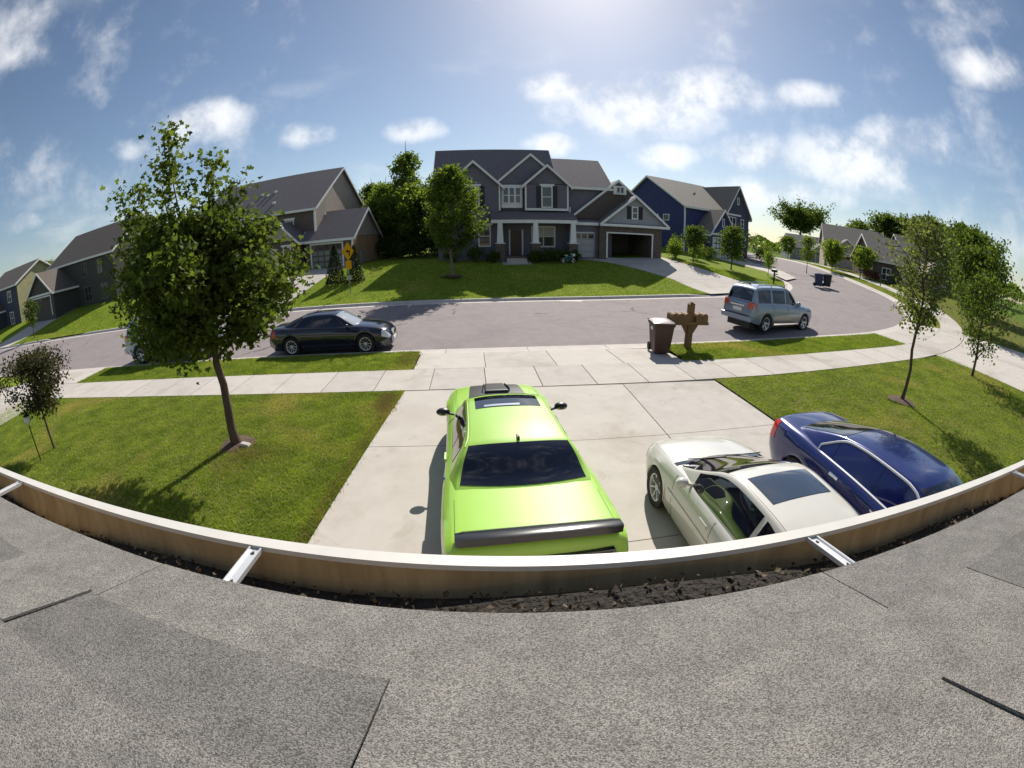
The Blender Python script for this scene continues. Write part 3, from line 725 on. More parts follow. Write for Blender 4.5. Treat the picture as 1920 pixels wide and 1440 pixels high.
# --- the grey house straight across the street (local frame = world, lifted to its floor)
def house_across():
    F0 = 2.15
    h = empty('house', (8, 37, F0))
    tag(h, 'grey two storey house with porch and gabled garages straight across the street', 'house')
    X = lambda v: v - 8
    Yy = lambda v: v - 37
    Zz = lambda v: v - F0
    wall(h, X(-2.9), X(13.1), Yy(39.0), Yy(48), Zz(1.2), Zz(8.75), M_GREY)
    ro = gable_x(h, X(-2.9), X(7.6), Yy(39.0), Yy(48), Zz(8.75), Zz(12.75), M_ROOF, M_GREY)
    vents(ro, [(X(1), Yy(45), Zz(12.2))])
    gable_x(h, X(7.98), X(13.1), Yy(39.0), Yy(48), Zz(8.75), Zz(11.9), M_ROOF, M_GREY, ovs=0.03, ends=(False, True))
    # left two storey bay
    wall(h, X(-1.9), X(2.6), Yy(38.2), Yy(39.0), Zz(1.5), Zz(8.6), M_GREY, 'bay_wall')
    gable_y(h, X(-1.9), X(2.6), Yy(38.2), Yy(42.4), Zz(8.6), Zz(10.65), M_ROOF, M_GREY, ov=0.4)
    window(h, '-y', Yy(38.2), X(0.35), Zz(6.55), 1.05, 1.95, shutters=True, hood=True)
    window(h, '-y', Yy(38.2), X(1.25), Zz(3.1), 1.1, 1.9, hood=True)
    # centre cross gable with the bay window
    wall(h, X(2.6), X(8.7), Yy(38.85), Yy(39.0), Zz(6.3), Zz(8.7), M_GREY, 'bay_wall')
    gable_y(h, X(2.35), X(8.6), Yy(38.9), Yy(44), Zz(8.75), Zz(11.45), M_ROOF, M_GREY, ov=0.3, ovf=0.15)
    MB().box(X(2.8), X(4.65), Yy(38.45), Yy(38.85), Zz(6.55), Zz(8.62)).build('bay_window', M_WHITE, h)
    for u in (3.18, 3.72, 4.26): window(h, '-y', Yy(38.45), X(u), Zz(6.95), 0.52, 1.45, rows=2, fw=0.07)
    # right bay over the porch
    wall(h, X(4.9), X(8.65), Yy(38.1), Yy(38.85), Zz(6.35), Zz(8.7), M_GREY, 'bay_wall')
    gable_y(h, X(4.9), X(8.65), Yy(38.1), Yy(42), Zz(8.65), Zz(10.3), M_ROOF, M_GREY, ov=0.35)
    window(h, '-y', Yy(38.1), X(6.78), Zz(6.55), 1.0, 1.95, shutters=True, hood=True)
    corner_boards(h, [(X(2.62), Yy(38.18)), (X(4.9), Yy(38.08)), (X(8.65), Yy(38.08))], Zz(6.3), Zz(8.6))
    MB().box(X(4.82), X(8.74), Yy(38.04), Yy(38.12), Zz(6.3), Zz(6.5)).build('band_board', M_WHITE, h)
    # porch
    pr = MB().prism([(Yy(36.35), Zz(5.55)), (Yy(38.98), Zz(6.42)), (Yy(38.98), Zz(6.26)), (Yy(36.35), Zz(5.39))], 'x', X(1.75), X(9.1)).build('porch_roof', M_ROOF, h)
    MB().box(X(1.75), X(9.1), Yy(36.3), Yy(36.5), Zz(5.12), Zz(5.40)).build('porch_beam', M_WHITE, h)
    MB().box(X(1.8), X(9.0), Yy(36.5), Yy(38.9), Zz(5.2), Zz(5.26)).build('porch_ceiling', M_WHITE, h)
    MB().box(X(1.8), X(9.0), Yy(36.3), Yy(39.0), Zz(1.3), Zz(2.3)).build('porch_floor', M_STONE, h)
    for k in range(3): MB().box(X(3.0), X(4.7), Yy(36.3 - 0.32 * (k + 1)), Yy(36.3 - 0.32 * k) - .004, Zz(1.2), Zz(2.3 - 0.16 * (k + 1))).build('step', M_CONC2, h)
    for u in (2.5, 5.5, 8.75):
        c = empty('porch_column', (X(u), Yy(36.5), 0), parent=h)
        a, b = 0.27, 0.19
        z0, z1 = Zz(3.45), Zz(5.12)
        MB().hexa([(-a, -a, z0), (a, -a, z0), (a, a, z0), (-a, a, z0), (-b, -b, z1), (b, -b, z1), (b, b, z1), (-b, b, z1)]).build('shaft', M_WHITE, c)
        MB().box(-.38, .38, -.38, .38, Zz(1.3), Zz(3.38)).build('stone_base', M_STONE, c)
        MB().box(-.42, .42, -.42, .42, Zz(3.385), Zz(3.445)).build('cap', M_WHITE, c)
    d = MB().box(X(3.6), X(4.6), Yy(38.93), Yy(38.99), Zz(2.3), Zz(4.5)).build('front_door', M_DOORW, h)
    MB().box(X(3.45), X(3.58), Yy(38.9), Yy(38.985), Zz(2.3), Zz(4.6)).build('door_trim', M_WHITE, d)
    MB().box(X(4.62), X(4.75), Yy(38.9), Yy(38.985), Zz(2.3), Zz(4.6)).build('door_trim', M_WHITE, d)
    window(h, '-y', Yy(39.0), X(6.6), Zz(3.0), 2.2, 1.95, cols=2, rows=2, blind=True, fw=0.14)
    # porch lantern
    MB().box(X(2.95), X(3.15), Yy(37.5), Yy(37.7), Zz(4.62), Zz(4.95)).build('porch_lantern', M_DARK, h)
    # single garage
    wall(h, X(9.02), X(9.15), Yy(37.6), Yy(39.0), Zz(1.4), Zz(5.5), M_GREY)
    wall(h, X(9.15), X(11.3), Yy(37.6), Yy(39.0), Zz(4.45), Zz(5.5), M_GREY)
    wall(h, X(11.02), X(11.3), Yy(37.6), Yy(39.0), Zz(1.4), Zz(4.45), M_GREY)
    wall(h, X(9.15), X(11.02), Yy(37.8), Yy(39.0), Zz(1.4), Zz(4.45), M_GREY)
    garage_door(h, '-y', Yy(37.7), X(9.2), X(11.0), Zz(2.15), 2.2, M_GDOOR, cols=3)
    MB().box(X(9.0), X(11.6), Yy(37.1), Yy(37.6) - .004, Zz(5.05), Zz(5.3)).build('eave_board', M_WHITE, h)
    # double garage with its open door
    wall(h, X(11.3), X(12.05), Yy(37.0), Yy(43.2), Zz(1.5), Zz(5.25), M_STONE, 'garage_wall')
    wall(h, X(16.3), X(17.3), Yy(37.0), Yy(43.2), Zz(1.5), Zz(5.25), M_STONE, 'garage_wall')
    wall(h, X(12.05), X(16.3), Yy(37.0), Yy(37.3), Zz(4.4), Zz(5.25), M_STONE, 'garage_wall')
    MB().box(X(12.05), X(16.3), Yy(43.0), Yy(43.2), Zz(1.5), Zz(5.0)).build('garage_back_wall', M_INT, h)
    MB().box(X(12.05), X(16.3), Yy(37.3), Yy(43.0), Zz(4.9), Zz(5.0)).build('garage_ceiling', M_INT, h)
    MB().box(X(12.05), X(16.3), Yy(37.02), Yy(43.0), Zz(1.9), Zz(2.2)).build('garage_floor', M_CONC2, h)
    t = MB(); t.box(X(11.92), X(12.05), Yy(36.95), Yy(37.0), Zz(2.2), Zz(4.4)); t.box(X(16.3), X(16.43), Yy(36.95), Yy(37.0), Zz(2.2), Zz(4.4)); t.box(X(11.92), X(16.43), Yy(36.95), Yy(37.0), Zz(4.4), Zz(4.52)); t.build('door_trim', M_WHITE, h)
    gable_y(h, X(11.45), X(17.65), Yy(36.9), Yy(39.5), Zz(5.3), Zz(7.75), M_ROOF, M_GREYL, ov=0.2, ovf=0.35)
    MB().box(X(11.2), X(17.9), Yy(36.5), Yy(36.9), Zz(5.02), Zz(5.24)).build('eave_board', M_WHITE, h)
    window(h, '-y', Yy(36.9), X(14.55), Zz(5.75), 0.62, 1.15, shutters=True, fw=0.1)
    ro = gable_y(h, X(9.0), X(18.0), Yy(38.6), Yy(47.0), Zz(5.7), Zz(9.35), M_ROOF, M_BROWNS, ov=0.2, ovf=0.05, xm=X(13.6))
    MB().prism([(X(9.0), Zz(5.68)), (X(18.0), Zz(5.68)), (X(18.0), Zz(5.2)), (X(9.0), Zz(5.2))], 'y', Yy(38.62), Yy(38.8)).build('gable_wall', M_BROWNS, h)
    MB().box(X(13.05), X(14.25), Yy(38.3), Yy(38.6), Zz(8.05), Zz(8.85)).build('gable_box', M_WHITE, h)
    window(h, '-y', Yy(38.3), X(13.65), Zz(8.15), 0.75, 0.62, cols=2, rows=1, fw=0.06)
    wall(h, X(17.3), X(17.6), Yy(38.8), Yy(47), Zz(1.6), Zz(5.6), M_GREY)
    MB().tube([(X(8.9), Yy(38.3), Zz(5.6)), (X(8.9), Yy(38.3), Zz(6.7))], 0.06).build('vent_pipe', M_WHITE, h)
    MB().tube([(X(8.95), Yy(37.4), Zz(1.8)), (X(8.95), Yy(37.4), Zz(5.2))], 0.05).build('downspout', M_WHITE, h)
    return h
house_across()

# --- taupe house on the left
def house_taupe():
    h = empty('house', (-10.7, 38.5, 1.95), R(-8)); tag(h, 'taupe house with steep dark gable roof behind the yellow road sign', 'house')
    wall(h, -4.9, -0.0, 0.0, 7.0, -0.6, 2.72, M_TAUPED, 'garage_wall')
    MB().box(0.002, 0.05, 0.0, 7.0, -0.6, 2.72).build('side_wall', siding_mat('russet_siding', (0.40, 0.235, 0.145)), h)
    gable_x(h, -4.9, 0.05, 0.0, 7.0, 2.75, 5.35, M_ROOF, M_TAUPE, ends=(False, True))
    garage_door(h, '-y', -0.02, -4.2, -1.0, 0.0, 2.15, M_GDOORG)
    MB().box(-0.03, 0.09, 0.0, 7.0, -0.6, 0.15).build('stone_plinth', M_STONE, h)
    corner_boards(h, [(0.03, 0.0)], -0.3, 2.6)
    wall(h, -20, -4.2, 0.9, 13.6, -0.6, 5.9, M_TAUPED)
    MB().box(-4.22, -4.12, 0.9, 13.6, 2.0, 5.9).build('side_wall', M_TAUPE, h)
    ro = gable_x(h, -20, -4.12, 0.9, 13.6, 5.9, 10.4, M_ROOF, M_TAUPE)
    vents(ro, [(-11.5, 3.9, 8.15), (-10.7, 4.3, 8.45), (-12.4, 4.2, 8.35), (-9.6, 2.2, 7.0)], M_WHITE)
    corner_boards(h, [(-4.15, 0.88)], 1.5, 5.8, 0.16)
    for u in (3.4, 4.6, 5.6): window(h, '+x', -4.12, u, 4.55, 0.85, 0.75, rows=1, fw=0.09)
    wall(h, -8.2, -5.2, -1.2, 0.9, -0.6, 2.75, M_TAUPED, 'porch_wall')
    gable_y(h, -8.6, -5.0, -1.3, 1.4, 2.8, 4.5, M_ROOF, M_TAUPE)
    window(h, '-y', -1.2, -6.2, 0.6, 0.9, 1.7, hood=True)
    window(h, '-y', 0.9, -7.0, 3.4, 1.0, 1.5, hood=True); window(h, '-y', 0.9, -12.0, 3.2, 1.2, 1.6, hood=True)
    window(h, '-y', 0.9, -12.0, 0.4, 1.4, 1.7, cols=2); window(h, '-y', 0.9, -16.5, 3.2, 1.2, 1.6); window(h, '-y', 0.9, -16.5, 0.4, 1.4, 1.7, cols=2)
    MB().box(0.09, 0.4, 1.3, 1.9, 0.1, 1.3).build('utility_box', M_GDOORG, h)
    MB().tube([(0.12, 6.95, -0.4), (0.12, 6.95, 2.6)], 0.05).build('downspout', M_DARK, h)
house_taupe()

# --- navy house on the right
def house_navy():
    h = empty('house', (25.8, 48.5, 2.85), R(20)); tag(h, 'navy blue two storey house with tan roof beyond the open garage', 'house')
    wall(h, 0, 13.6, 0, 13.2, -0.8, 5.75, M_BLUE)
    ro = gable_x(h, 0, 11.2, 0, 13.2, 5.75, 9.75, M_ROOFT, M_BLUE, ends=(True, False))
    vents(ro, [(5.2, 3.2, 7.7), (5.9, 3.6, 7.95)])
    gable_y(h, 8.0, 13.6, -0.4, 9.0, 5.7, 9.5, M_ROOFT, M_NAVYD, ov=0.35)
    wall(h, 8.0, 13.6, -0.4, -0.0, -0.6, 5.7, M_NAVYD, 'bay_wall')
    window(h, '-y', -0.4, 9.5, 3.3, 1.6, 1.9, cols=2); window(h, '-y', -0.4, 11.9, 3.8, 0.8, 1.3); window(h, '-y', -0.4, 10.8, 7.0, 0.5, 1.0, rows=1)
    wall(h, 5.6, 7.9, -0.2, 0.0, 2.6, 5.5, M_YELLOW, 'panel_wall')
    wall(h, 13.6, 15.8, 1.2, 9.0, -0.8, 5.6, M_NAVYD, 'wing_wall'); gable_y(h, 13.4, 16.0, 1.2, 9, 5.6, 7.0, M_ROOFT, M_NAVYD)
    window(h, '-y', 1.2, 14.7, 3.2, 0.8, 1.5)
    # garage wing in front
    wall(h, 1.9, 7.0, -2.6, -0.2, -1.0, 2.6, M_NAVYD, 'garage_wall')
    gable_y(h, 1.9, 7.0, -2.6, 0.0, 2.65, 5.5, M_ROOFT, M_BLUE)
    window(h, '-y', -2.6, 4.45, 3.4, 0.45, 1.1, rows=1)
    MB().box(1.7, 7.2, -2.85, -2.604, 2.35, 2.6).build('eave_board', M_WHITE, h)
    garage_door(h, '-y', -2.62, 2.5, 6.4, -0.45, 2.4, mat('garage_door_white', (0.66, 0.66, 0.68), 0.5, var=.03), lites=False)
    for u, w in ((3.2, 1.1), (5.0, 0.75), (6.8, 1.5)): window(h, '-x', 0.0, u, 3.8, w, 0.85, rows=1, fw=0.1)
    corner_boards(h, [(0.0, 0.0)], -0.4, 5.7, 0.16)
house_navy()

# --- houses on the left edge
def house_simple(name, label, loc, rz, L, D, hw, hr, mw, mr, garage=None, wins=(), mend=None, ridge='x', gm=None, porch=False, zlow=-1.0, mgar=None):
    h = empty(name, loc, rz); tag(h, label, 'house')
    wall(h, 0, L, 0, D, zlow, hw, mw)
    if ridge == 'x': gable_x(h, 0, L, 0, D, hw, hr, mr, mend or mw)
    else: gable_y(h, 0, L, 0, D, hw, hr, mr, mend or mw)
    for f, pl, u, z, w, hh, c in wins: window(h, f, pl, u, z, w, hh, cols=c, rows=2)
    if garage:
        a, b, dp = garage
        wall(h, a, b, -dp, -0.0, zlow, 2.7, mw, 'garage_wall')
        gable_y(h, a, b, -dp, 0.6, 2.7, 2.7 + (b - a) * 0.36, mr, mgar or mend or mw)
        if mgar: wall(h, L + .003, L + .05, 0, D, zlow, hw, mend, 'side_wall')
        garage_door(h, '-y', -dp - 0.02, a + 0.8, b - 0.8, 0.0, 2.2, gm or M_GDOORB)
        MB().box(a - .2, b + .2, -dp - .25, -dp - .003, 2.45, 2.68).build('eave_board', M_WHITE, h)
    return h
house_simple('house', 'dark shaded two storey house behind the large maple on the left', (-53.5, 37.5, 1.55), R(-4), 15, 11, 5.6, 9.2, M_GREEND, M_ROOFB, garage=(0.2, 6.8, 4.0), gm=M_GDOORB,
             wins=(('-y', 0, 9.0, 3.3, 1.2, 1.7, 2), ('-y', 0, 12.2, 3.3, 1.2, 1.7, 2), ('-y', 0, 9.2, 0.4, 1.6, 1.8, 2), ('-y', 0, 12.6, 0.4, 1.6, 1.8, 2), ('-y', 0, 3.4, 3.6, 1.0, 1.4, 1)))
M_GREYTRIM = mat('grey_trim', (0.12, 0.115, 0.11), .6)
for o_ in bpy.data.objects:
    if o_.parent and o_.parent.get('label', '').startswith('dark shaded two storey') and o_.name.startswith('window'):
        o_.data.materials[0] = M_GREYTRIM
house_simple('house', 'house with a sunlit cream side wall at the far left edge', (-72.5, 36.0, 0.95), R(-3), 12.5, 9, 5.7, 8.2, M_NAVYD, M_ROOFB, garage=(1, 7, 2.5), mend=M_YELLOW, mgar=M_NAVYD, wins=(('-y', 0, 9.5, 0.4, 1.4, 1.7, 2), ('-y', 0, 9.5, 3.4, 1.4, 1.6, 2)))
# --- houses down the right side of the bend
house_simple('house', 'low house with brown gable roof and white porch posts at the bend', (47.5, 36.2, 2.1), R(-32), 11, 9, 3.0, 5.9, M_TAUPED, M_ROOFT, garage=(6.8, 10.6, 3.0), gm=M_GDOOR, ridge='x', mend=M_BROWNS, wins=(('-y', 0, 2.0, 0.6, 1.4, 1.5, 2), ('-y', 0, 5.0, 0.6, 1.0, 1.5, 1), ('-x', 0, 4.0, 0.7, 1.2, 1.4, 1)))
house_simple('house', 'tan house with pale gable beyond the bend behind lime bushes', (56.0, 53.5, 2.7), R(-40), 11, 9, 4.2, 7.2, M_TAUPE, M_ROOFT, garage=(0.5, 6.2, 3.0), gm=M_GDOOR, wins=(('-y', 0, 8.4, 0.6, 1.4, 1.5, 2), ('-x', 0, 4.0, 2.6, 1.2, 1.3, 1)))
house_simple('house', 'grey blue house with white gable in the distance below the spreading oak', (68.0, 76.0, 2.9), R(-28), 12, 9, 3.0, 5.6, M_GREYL, M_ROOF, garage=(4.5, 11, 3.0), gm=M_GDOOR, wins=(('-y', 0, 2.2, 0.6, 1.4, 1.6, 2), ('-x', 0, 4.5, 0.8, 1.2, 1.3, 1)))
house_simple('house', 'distant pale house right of the navy house', (53.0, 93.0, 2.9), R(-10), 13, 9, 4.0, 6.6, M_GREYL, M_ROOF, garage=(0.5, 6.5, 3.0), gm=M_GDOOR, wins=(('-y', 0, 9.5, 0.6, 1.6, 1.6, 2),))
house_simple('house', 'blue roofed house end tucked behind the low brown gabled house', (66.0, 44.0, 2.5), R(-36), 10, 8, 5.0, 7.6, M_NAVYD, M_ROOF, wins=(('-y', 0, 3.0, 3.0, 1.2, 1.4, 2), ('-x', 0, 4.0, 3.0, 1.2, 1.3, 1)))

# ------------------------------------------------------------------ trees and plants
def leaves_mesh(name, C, size, m, up=0.35, aspect=0.75, lobed=False):
    """C (n,3) leaf centres -> folded diamond leaves"""
    n = len(C); s = size * (0.65 + 0.7 * rng.random(n))[:, None]
    a = rng.normal(0, 1, (n, 3)); a[:, 2] -= 0.35; a /= np.linalg.norm(a, axis=1)[:, None]
    nrm = rng.normal(0, 1, (n, 3)); nrm[:, 2] = np.abs(nrm[:, 2]) + up; nrm -= (nrm * a).sum(1)[:, None] * a; nrm /= np.linalg.norm(nrm, axis=1)[:, None] + 1e-9
    b = np.cross(nrm, a)
    p0 = C - a * s * .5; p2 = C + a * s * .5
    p1 = C + b * s * .5 * aspect - a * s * .06 + nrm * s * .10; p3 = C - b * s * .5 * aspect - a * s * .06 + nrm * s * .10
    if lobed:                                                    # five pointed leaf outline
        l1 = C + b * s * .52 - a * s * .02 + nrm * s * .12; l2 = C - b * s * .52 - a * s * .02 + nrm * s * .12
        n1 = C + b * s * .17 + a * s * .14; n2 = C - b * s * .17 + a * s * .14; q1 = C + b * s * .30 - a * s * .40; q2 = C - b * s * .30 - a * s * .40
        V = np.stack([C - a * s * .28, q1, l1, n1, p2, n2, l2, q2], 1).reshape(-1, 3); i = np.arange(n) * 8
        F = np.concatenate([np.stack([i, i + k, i + k + 1], 1) for k in range(1, 7)])
        return np_mesh(name, V, F, m)
    V = np.stack([p0, p1, p2, p3], 1).reshape(-1, 3)
    i = np.arange(n) * 4
    F = np.concatenate([np.stack([i, i + 1, i + 2], 1), np.stack([i, i + 2, i + 3], 1)])
    return np_mesh(name, V, F, m)
def bez(a, b, c, n):
    a, b, c = np.array(a, float), np.array(b, float), np.array(c, float)
    t = np.linspace(0, 1, n)[:, None]; return (1 - t) ** 2 * a + 2 * t * (1 - t) * b + t * t * c
def tree(name, label, loc, height, clear, radius, m, nleaf=6000, leaf=0.13, nbranch=26, rt=0.09, bark=None, shape='oval', group=None, cat='tree', spires=(), seed=1, clump=0.34, lean=(0, 0), gap=0.12, skew=None, subs=3, lobed=False):
    """tapered trunk, ascending limbs, leaf clumps along limbs and twigs"""
    global rng
    keep = rng; rng = np.random.default_rng(seed)
    t = empty(name, loc); tag(t, label, cat, group)
    b = MB(); bark = bark or M_BARK
    ch = height - clear
    top = np.array([lean[0], lean[1], height * 0.93])
    tr = bez((0, 0, -0.15), (lean[0] * .2, lean[1] * .2, height * .5), top, 12)
    tr[1:-1, :2] += rng.normal(0, 0.012 * height ** .5, (10, 2))
    rad = [rt * (1.45 if i == 0 else 1) * (1 - 0.93 * i / 11) ** 0.8 + 0.006 for i in range(12)]
    b.tube(tr, rad, 10)
    tk = b.build('trunk', bark, t, smooth=60)
    def env(f):
        if shape == 'oval': return math.sin(math.pi * min(1, max(0, (f * .88 + .10)))) ** 0.75
        if shape == 'taper': return (math.sin(math.pi * min(1, f * .80 + .16))) ** .7 * (1.12 - .55 * f)
        if shape == 'cone': return (1 - f) ** 0.8 * 0.95 + 0.06
        if shape == 'column': return (math.sin(math.pi * min(1, f * .84 + .14))) ** .55
        if shape == 'umbrella': return 0.35 + 0.65 * math.sin(math.pi * min(1, f * .75 + .12))
        return 1.0
    br = MB(); pts = []
    def limb(p, q, r, depth):
        mid = (p + q) / 2 + np.array([0, 0, -0.10 * np.linalg.norm(q - p)]) + rng.normal(0, .06, 3) * np.linalg.norm(q - p)
        c = bez(p, mid, q, 6); br.tube(c, [r * (1 - .85 * i / 5) + .003 for i in range(6)], 5, cap=False)
        for f in np.linspace(.35, 1, 7): pts.append((c[min(5, int(f * 5))], depth))
        return c
    for i in range(nbranch):
        f = (i + rng.random()) / nbranch
        az = i * 2.39996 + rng.normal(0, .35)
        z0 = clear * 0.92 + ch * f * 0.78
        k = min(11, max(0, z0 / (height * 0.93) * 11)); k0 = int(k); p = tr[k0] + (tr[min(11, k0 + 1)] - tr[k0]) * (k - k0)
        e = env(f) * radius * (0.60 + 0.62 * rng.random())
        if skew: e *= 1 + skew[1] * math.cos(az - skew[0])
        rise = (0.50 if shape != 'umbrella' else 0.25) * e + 0.10 * ch * (1 - f)
        q = p + np.array([math.cos(az) * e, math.sin(az) * e, rise])
        q[2] = min(q[2], height)
        c = limb(p, q, rt * .38 * (1 - .6 * f) + .004, 1)
        for s_ in range(subs):
            g = c[2 + s_ % 4]; az2 = az + rng.normal(0, 1.0); l = e * (.30 + .25 * rng.random())
            limb(g, g + np.array([math.cos(az2) * l, math.sin(az2) * l, l * rng.uniform(-.15, .8)]), rt * .14 + .003, 2)
    for (sx, sy, sz, sr) in spires:                            # leading shoots that stand above the crown
        q = np.array([sx, sy, sz]); p = np.array([sx * .35, sy * .35, sz - min(2.6, (sz - clear) * .7)]); c = bez(p, (p + q) / 2 + np.array([sx * .2, sy * .2, .1]), q, 8); br.tube(c, [.022 * (1 - .85 * i / 7) + .003 for i in range(8)], 5, cap=False)
        for i in range(8):
            for _ in range(3): pts.append((c[i] + rng.normal(0, sr * (1 - .6 * i / 7), 3) * np.array([1, 1, .5]), 3))
    br.build('branch', bark, tk, smooth=60)
    P = np.array([q for q, _ in pts])
    keepm = rng.random(len(P)) > gap; P = P[keepm]
    w = rng.random(len(P)) ** .6 + .25; w /= w.sum()
    ix = rng.choice(len(P), nleaf, p=w)
    C = P[ix] + np.clip(rng.normal(0, 1, (nleaf, 3)), -1.5, 1.5) * clump * np.array([1, 1, .8]) * (0.6 + .8 * rng.random(nleaf))[:, None]
    C[:, 2] = np.clip(C[:, 2], clear * .8, None)
    link_mesh('crown', leaves_mesh('crown', C, leaf, m, lobed=lobed), t)
    rng = keep
    return t
def shrub(name, label, loc, r, h, m, n=900, leaf=0.10, group=None, cat='shrub', seed=1, shape='round'):
    global rng
    keep = rng; rng = np.random.default_rng(seed)
    t = empty(name, loc); tag(t, label, cat, group)
    b = MB()
    for k in range(5):
        a = k * 1.3 + rng.random(); b.tube([(0.05 * math.cos(a), 0.05 * math.sin(a), -0.05), (r * .5 * math.cos(a), r * .5 * math.sin(a), h * .6)], [.02, .006], 5)
    b.build('stem', M_BARK, t)
    u = rng.normal(0, 1, (n, 3)); u /= np.linalg.norm(u, axis=1)[:, None]; rr = rng.random(n) ** .33 * (0.82 + .3 * np.sin(u[:, 0] * 5 + seed) * np.cos(u[:, 1] * 4 + u[:, 2] * 3))
    if shape == 'cone':
        z = rng.random(n) ** 1.3; a = rng.uniform(0, 6.283, n); q = (1 - z) ** .75 * r * (rng.random(n) ** .3) * (1 + .12 * np.sin(a * 5 + z * 9))
        C = np.stack([np.cos(a) * q, np.sin(a) * q, .04 + z * h], 1)
    else: C = u * rr[:, None] * np.array([r, r, h * .5]) + np.array([0, 0, h * .5])
    link_mesh('foliage', leaves_mesh('foliage', C, leaf, m), t)
    rng = keep
    return t
# near trees
tree('maple_tree', 'large leafy maple on the left lawn with slim leaning trunk', (-5.22, 7.54, 0), 5.35, 2.0, 1.9, M_MAPLE, nleaf=20000, leaf=0.125, nbranch=36, rt=0.10, spires=((-.62, -.35, 6.6, .12), (-.95, -.2, 6.0, .12), (-1.6, -.1, 5.6, .13), (-2.35, 0, 5.7, .11), (.25, .1, 5.9, .14), (.05, .2, 5.7, .15), (.75, .2, 5.4, .14), (-2.0, .1, 5.2, .16), (-2.45, -.1, 3.3, .3), (-2.2, .1, 2.6, .3), (-1.7, -.1, 2.3, .28), (1.7, .1, 3.3, .25)), seed=5, clump=0.19, gap=.22, lean=(-.25, 0), skew=(3.0, .05), lobed=True)
tree('plum_tree', 'small purple leaved tree at the left edge of the lawn', (-11.34, 6.69, 0), 2.85, 1.0, 1.15, M_PLUM, nleaf=7000, leaf=0.08, nbranch=22, rt=0.032, seed=9, clump=.17, lean=(-.2, 0))
tree('lawn_tree', 'slim young tree with loose pale foliage on the right lawn', (12.59, 7.47, Z(12.59, 7.47)), 6.1, 2.1, 1.15, M_ASHLEAF, nleaf=4300, leaf=0.105, nbranch=30, rt=0.055, seed=14, clump=.21, lean=(.15, 0), gap=.30)
tree('lawn_tree', 'low branched tree at the right edge behind the slim tree', (19.6, 8.0, Z(19.6, 8.0)), 4.6, 0.8, 1.6, M_DARKLEAF, nleaf=2600, leaf=0.12, nbranch=26, rt=0.06, seed=15, clump=.26)
# across the street
tree('yard_tree', 'tall oval tree with pale trunk in front of the grey house', (-1.41, 31.9, Z(-1.41, 31.9)), 9.7, 1.5, 2.15, M_MIDLEAF, nleaf=13500, leaf=0.19, nbranch=46, rt=0.10, bark=M_BARKG, shape='taper', seed=21, clump=.26, gap=.16)
bgt = [  # between the two houses and around, all behind the front row
 (-7.5, 52, 14.8, 2.5, 'tall dark feathery tree rising left of the grey house roof', M_MIDLEAF, 'oval'), (-10.5, 55, 10.5, 3.6, 'broad tree beside the taupe gable', M_MIDLEAF, 'oval'),
 (-6.0, 46, 8.8, 3.2, 'sunlit rounded tree behind the pale trunked yard tree', M_MIDLEAF, 'oval'), (-3.2, 50, 10.6, 3.2, 'dark tree hidden mostly behind the yard tree', M_DARKLEAF, 'oval'),
 (-9.0, 47.5, 7.6, 2.8, 'lower leafy tree next to the taupe garage wall', M_MIDLEAF, 'oval'), (-14.0, 62, 11.5, 4.0, 'far tree peeking past the taupe gable', M_DARKLEAF, 'oval')]
for i, (x, y, hh, r, lab, m, shp) in enumerate(bgt):
    tree('background_tree', lab, (x, y, Z(x, y)), hh, 0.25, r, m, nleaf=8500, leaf=0.30, nbranch=32, rt=0.14, shape=shp, seed=40 + i, clump=.42, gap=.2, group='trees behind the houses across the street', subs=2)
for i, (x, y, r, hh, lab) in enumerate([(-8.6, 44.5, 1.3, 2.4, 'leafy understorey bush beside the taupe garage wall'), (-5.6, 43.5, 1.4, 2.2, 'leafy understorey bush between the two houses'), (-3.6, 44.0, 1.2, 2.6, 'leafy understorey bush behind the pale trunked tree'), (-7.2, 43.2, 1.2, 1.7, 'low dark bush at the edge of the trees between the houses')]):
    shrub('garden_shrub', lab, (x, y, Z(x, y)), r, hh, M_DARKLEAF, 1300, .2, seed=170 + i)
shrub('cedar_shrub', 'dark cone shaped evergreen left of the yellow sign', (-10.2, 31.5, Z(-10.2, 31.5)), 0.85, 2.9, M_CEDAR, 2600, .12, seed=3, shape='cone', cat='evergreen')
shrub('cedar_shrub', 'dark cone shaped evergreen just behind the yellow sign post', (-8.75, 31.8, Z(-8.75, 31.8)), 0.72, 2.7, M_CEDAR, 2200, .12, seed=4, shape='cone', cat='evergreen')
# foundation shrubs of the grey house
fs = [(-1.6, 36.6, .9, 1.3, 'wide'), (0.4, 36.4, 1.0, 1.5, 'tall'), (1.9, 35.9, .8, 1.1, 'small'), (5.4, 35.6, .8, 1.15, 'round'), (6.5, 35.5, .9, 1.35, 'full'), (7.7, 35.6, .9, 1.2, 'spreading'), (8.7, 35.9, .7, 1.0, 'low')]
for i, (x, y, r, hh, nm) in enumerate(fs):
    where = ['below the left bay', 'left of the porch steps', 'touching the porch steps', 'right of the porch steps', 'before the middle porch column', 'before the right porch window', 'at the right porch column'][i]
    shrub('foundation_shrub', 'dark %s shrub %s of the grey house' % (nm, where), (x, y, Z(x, y)), r, hh, M_DARKLEAF, 900, .13, 'shrubs along the grey house porch', seed=60 + i)
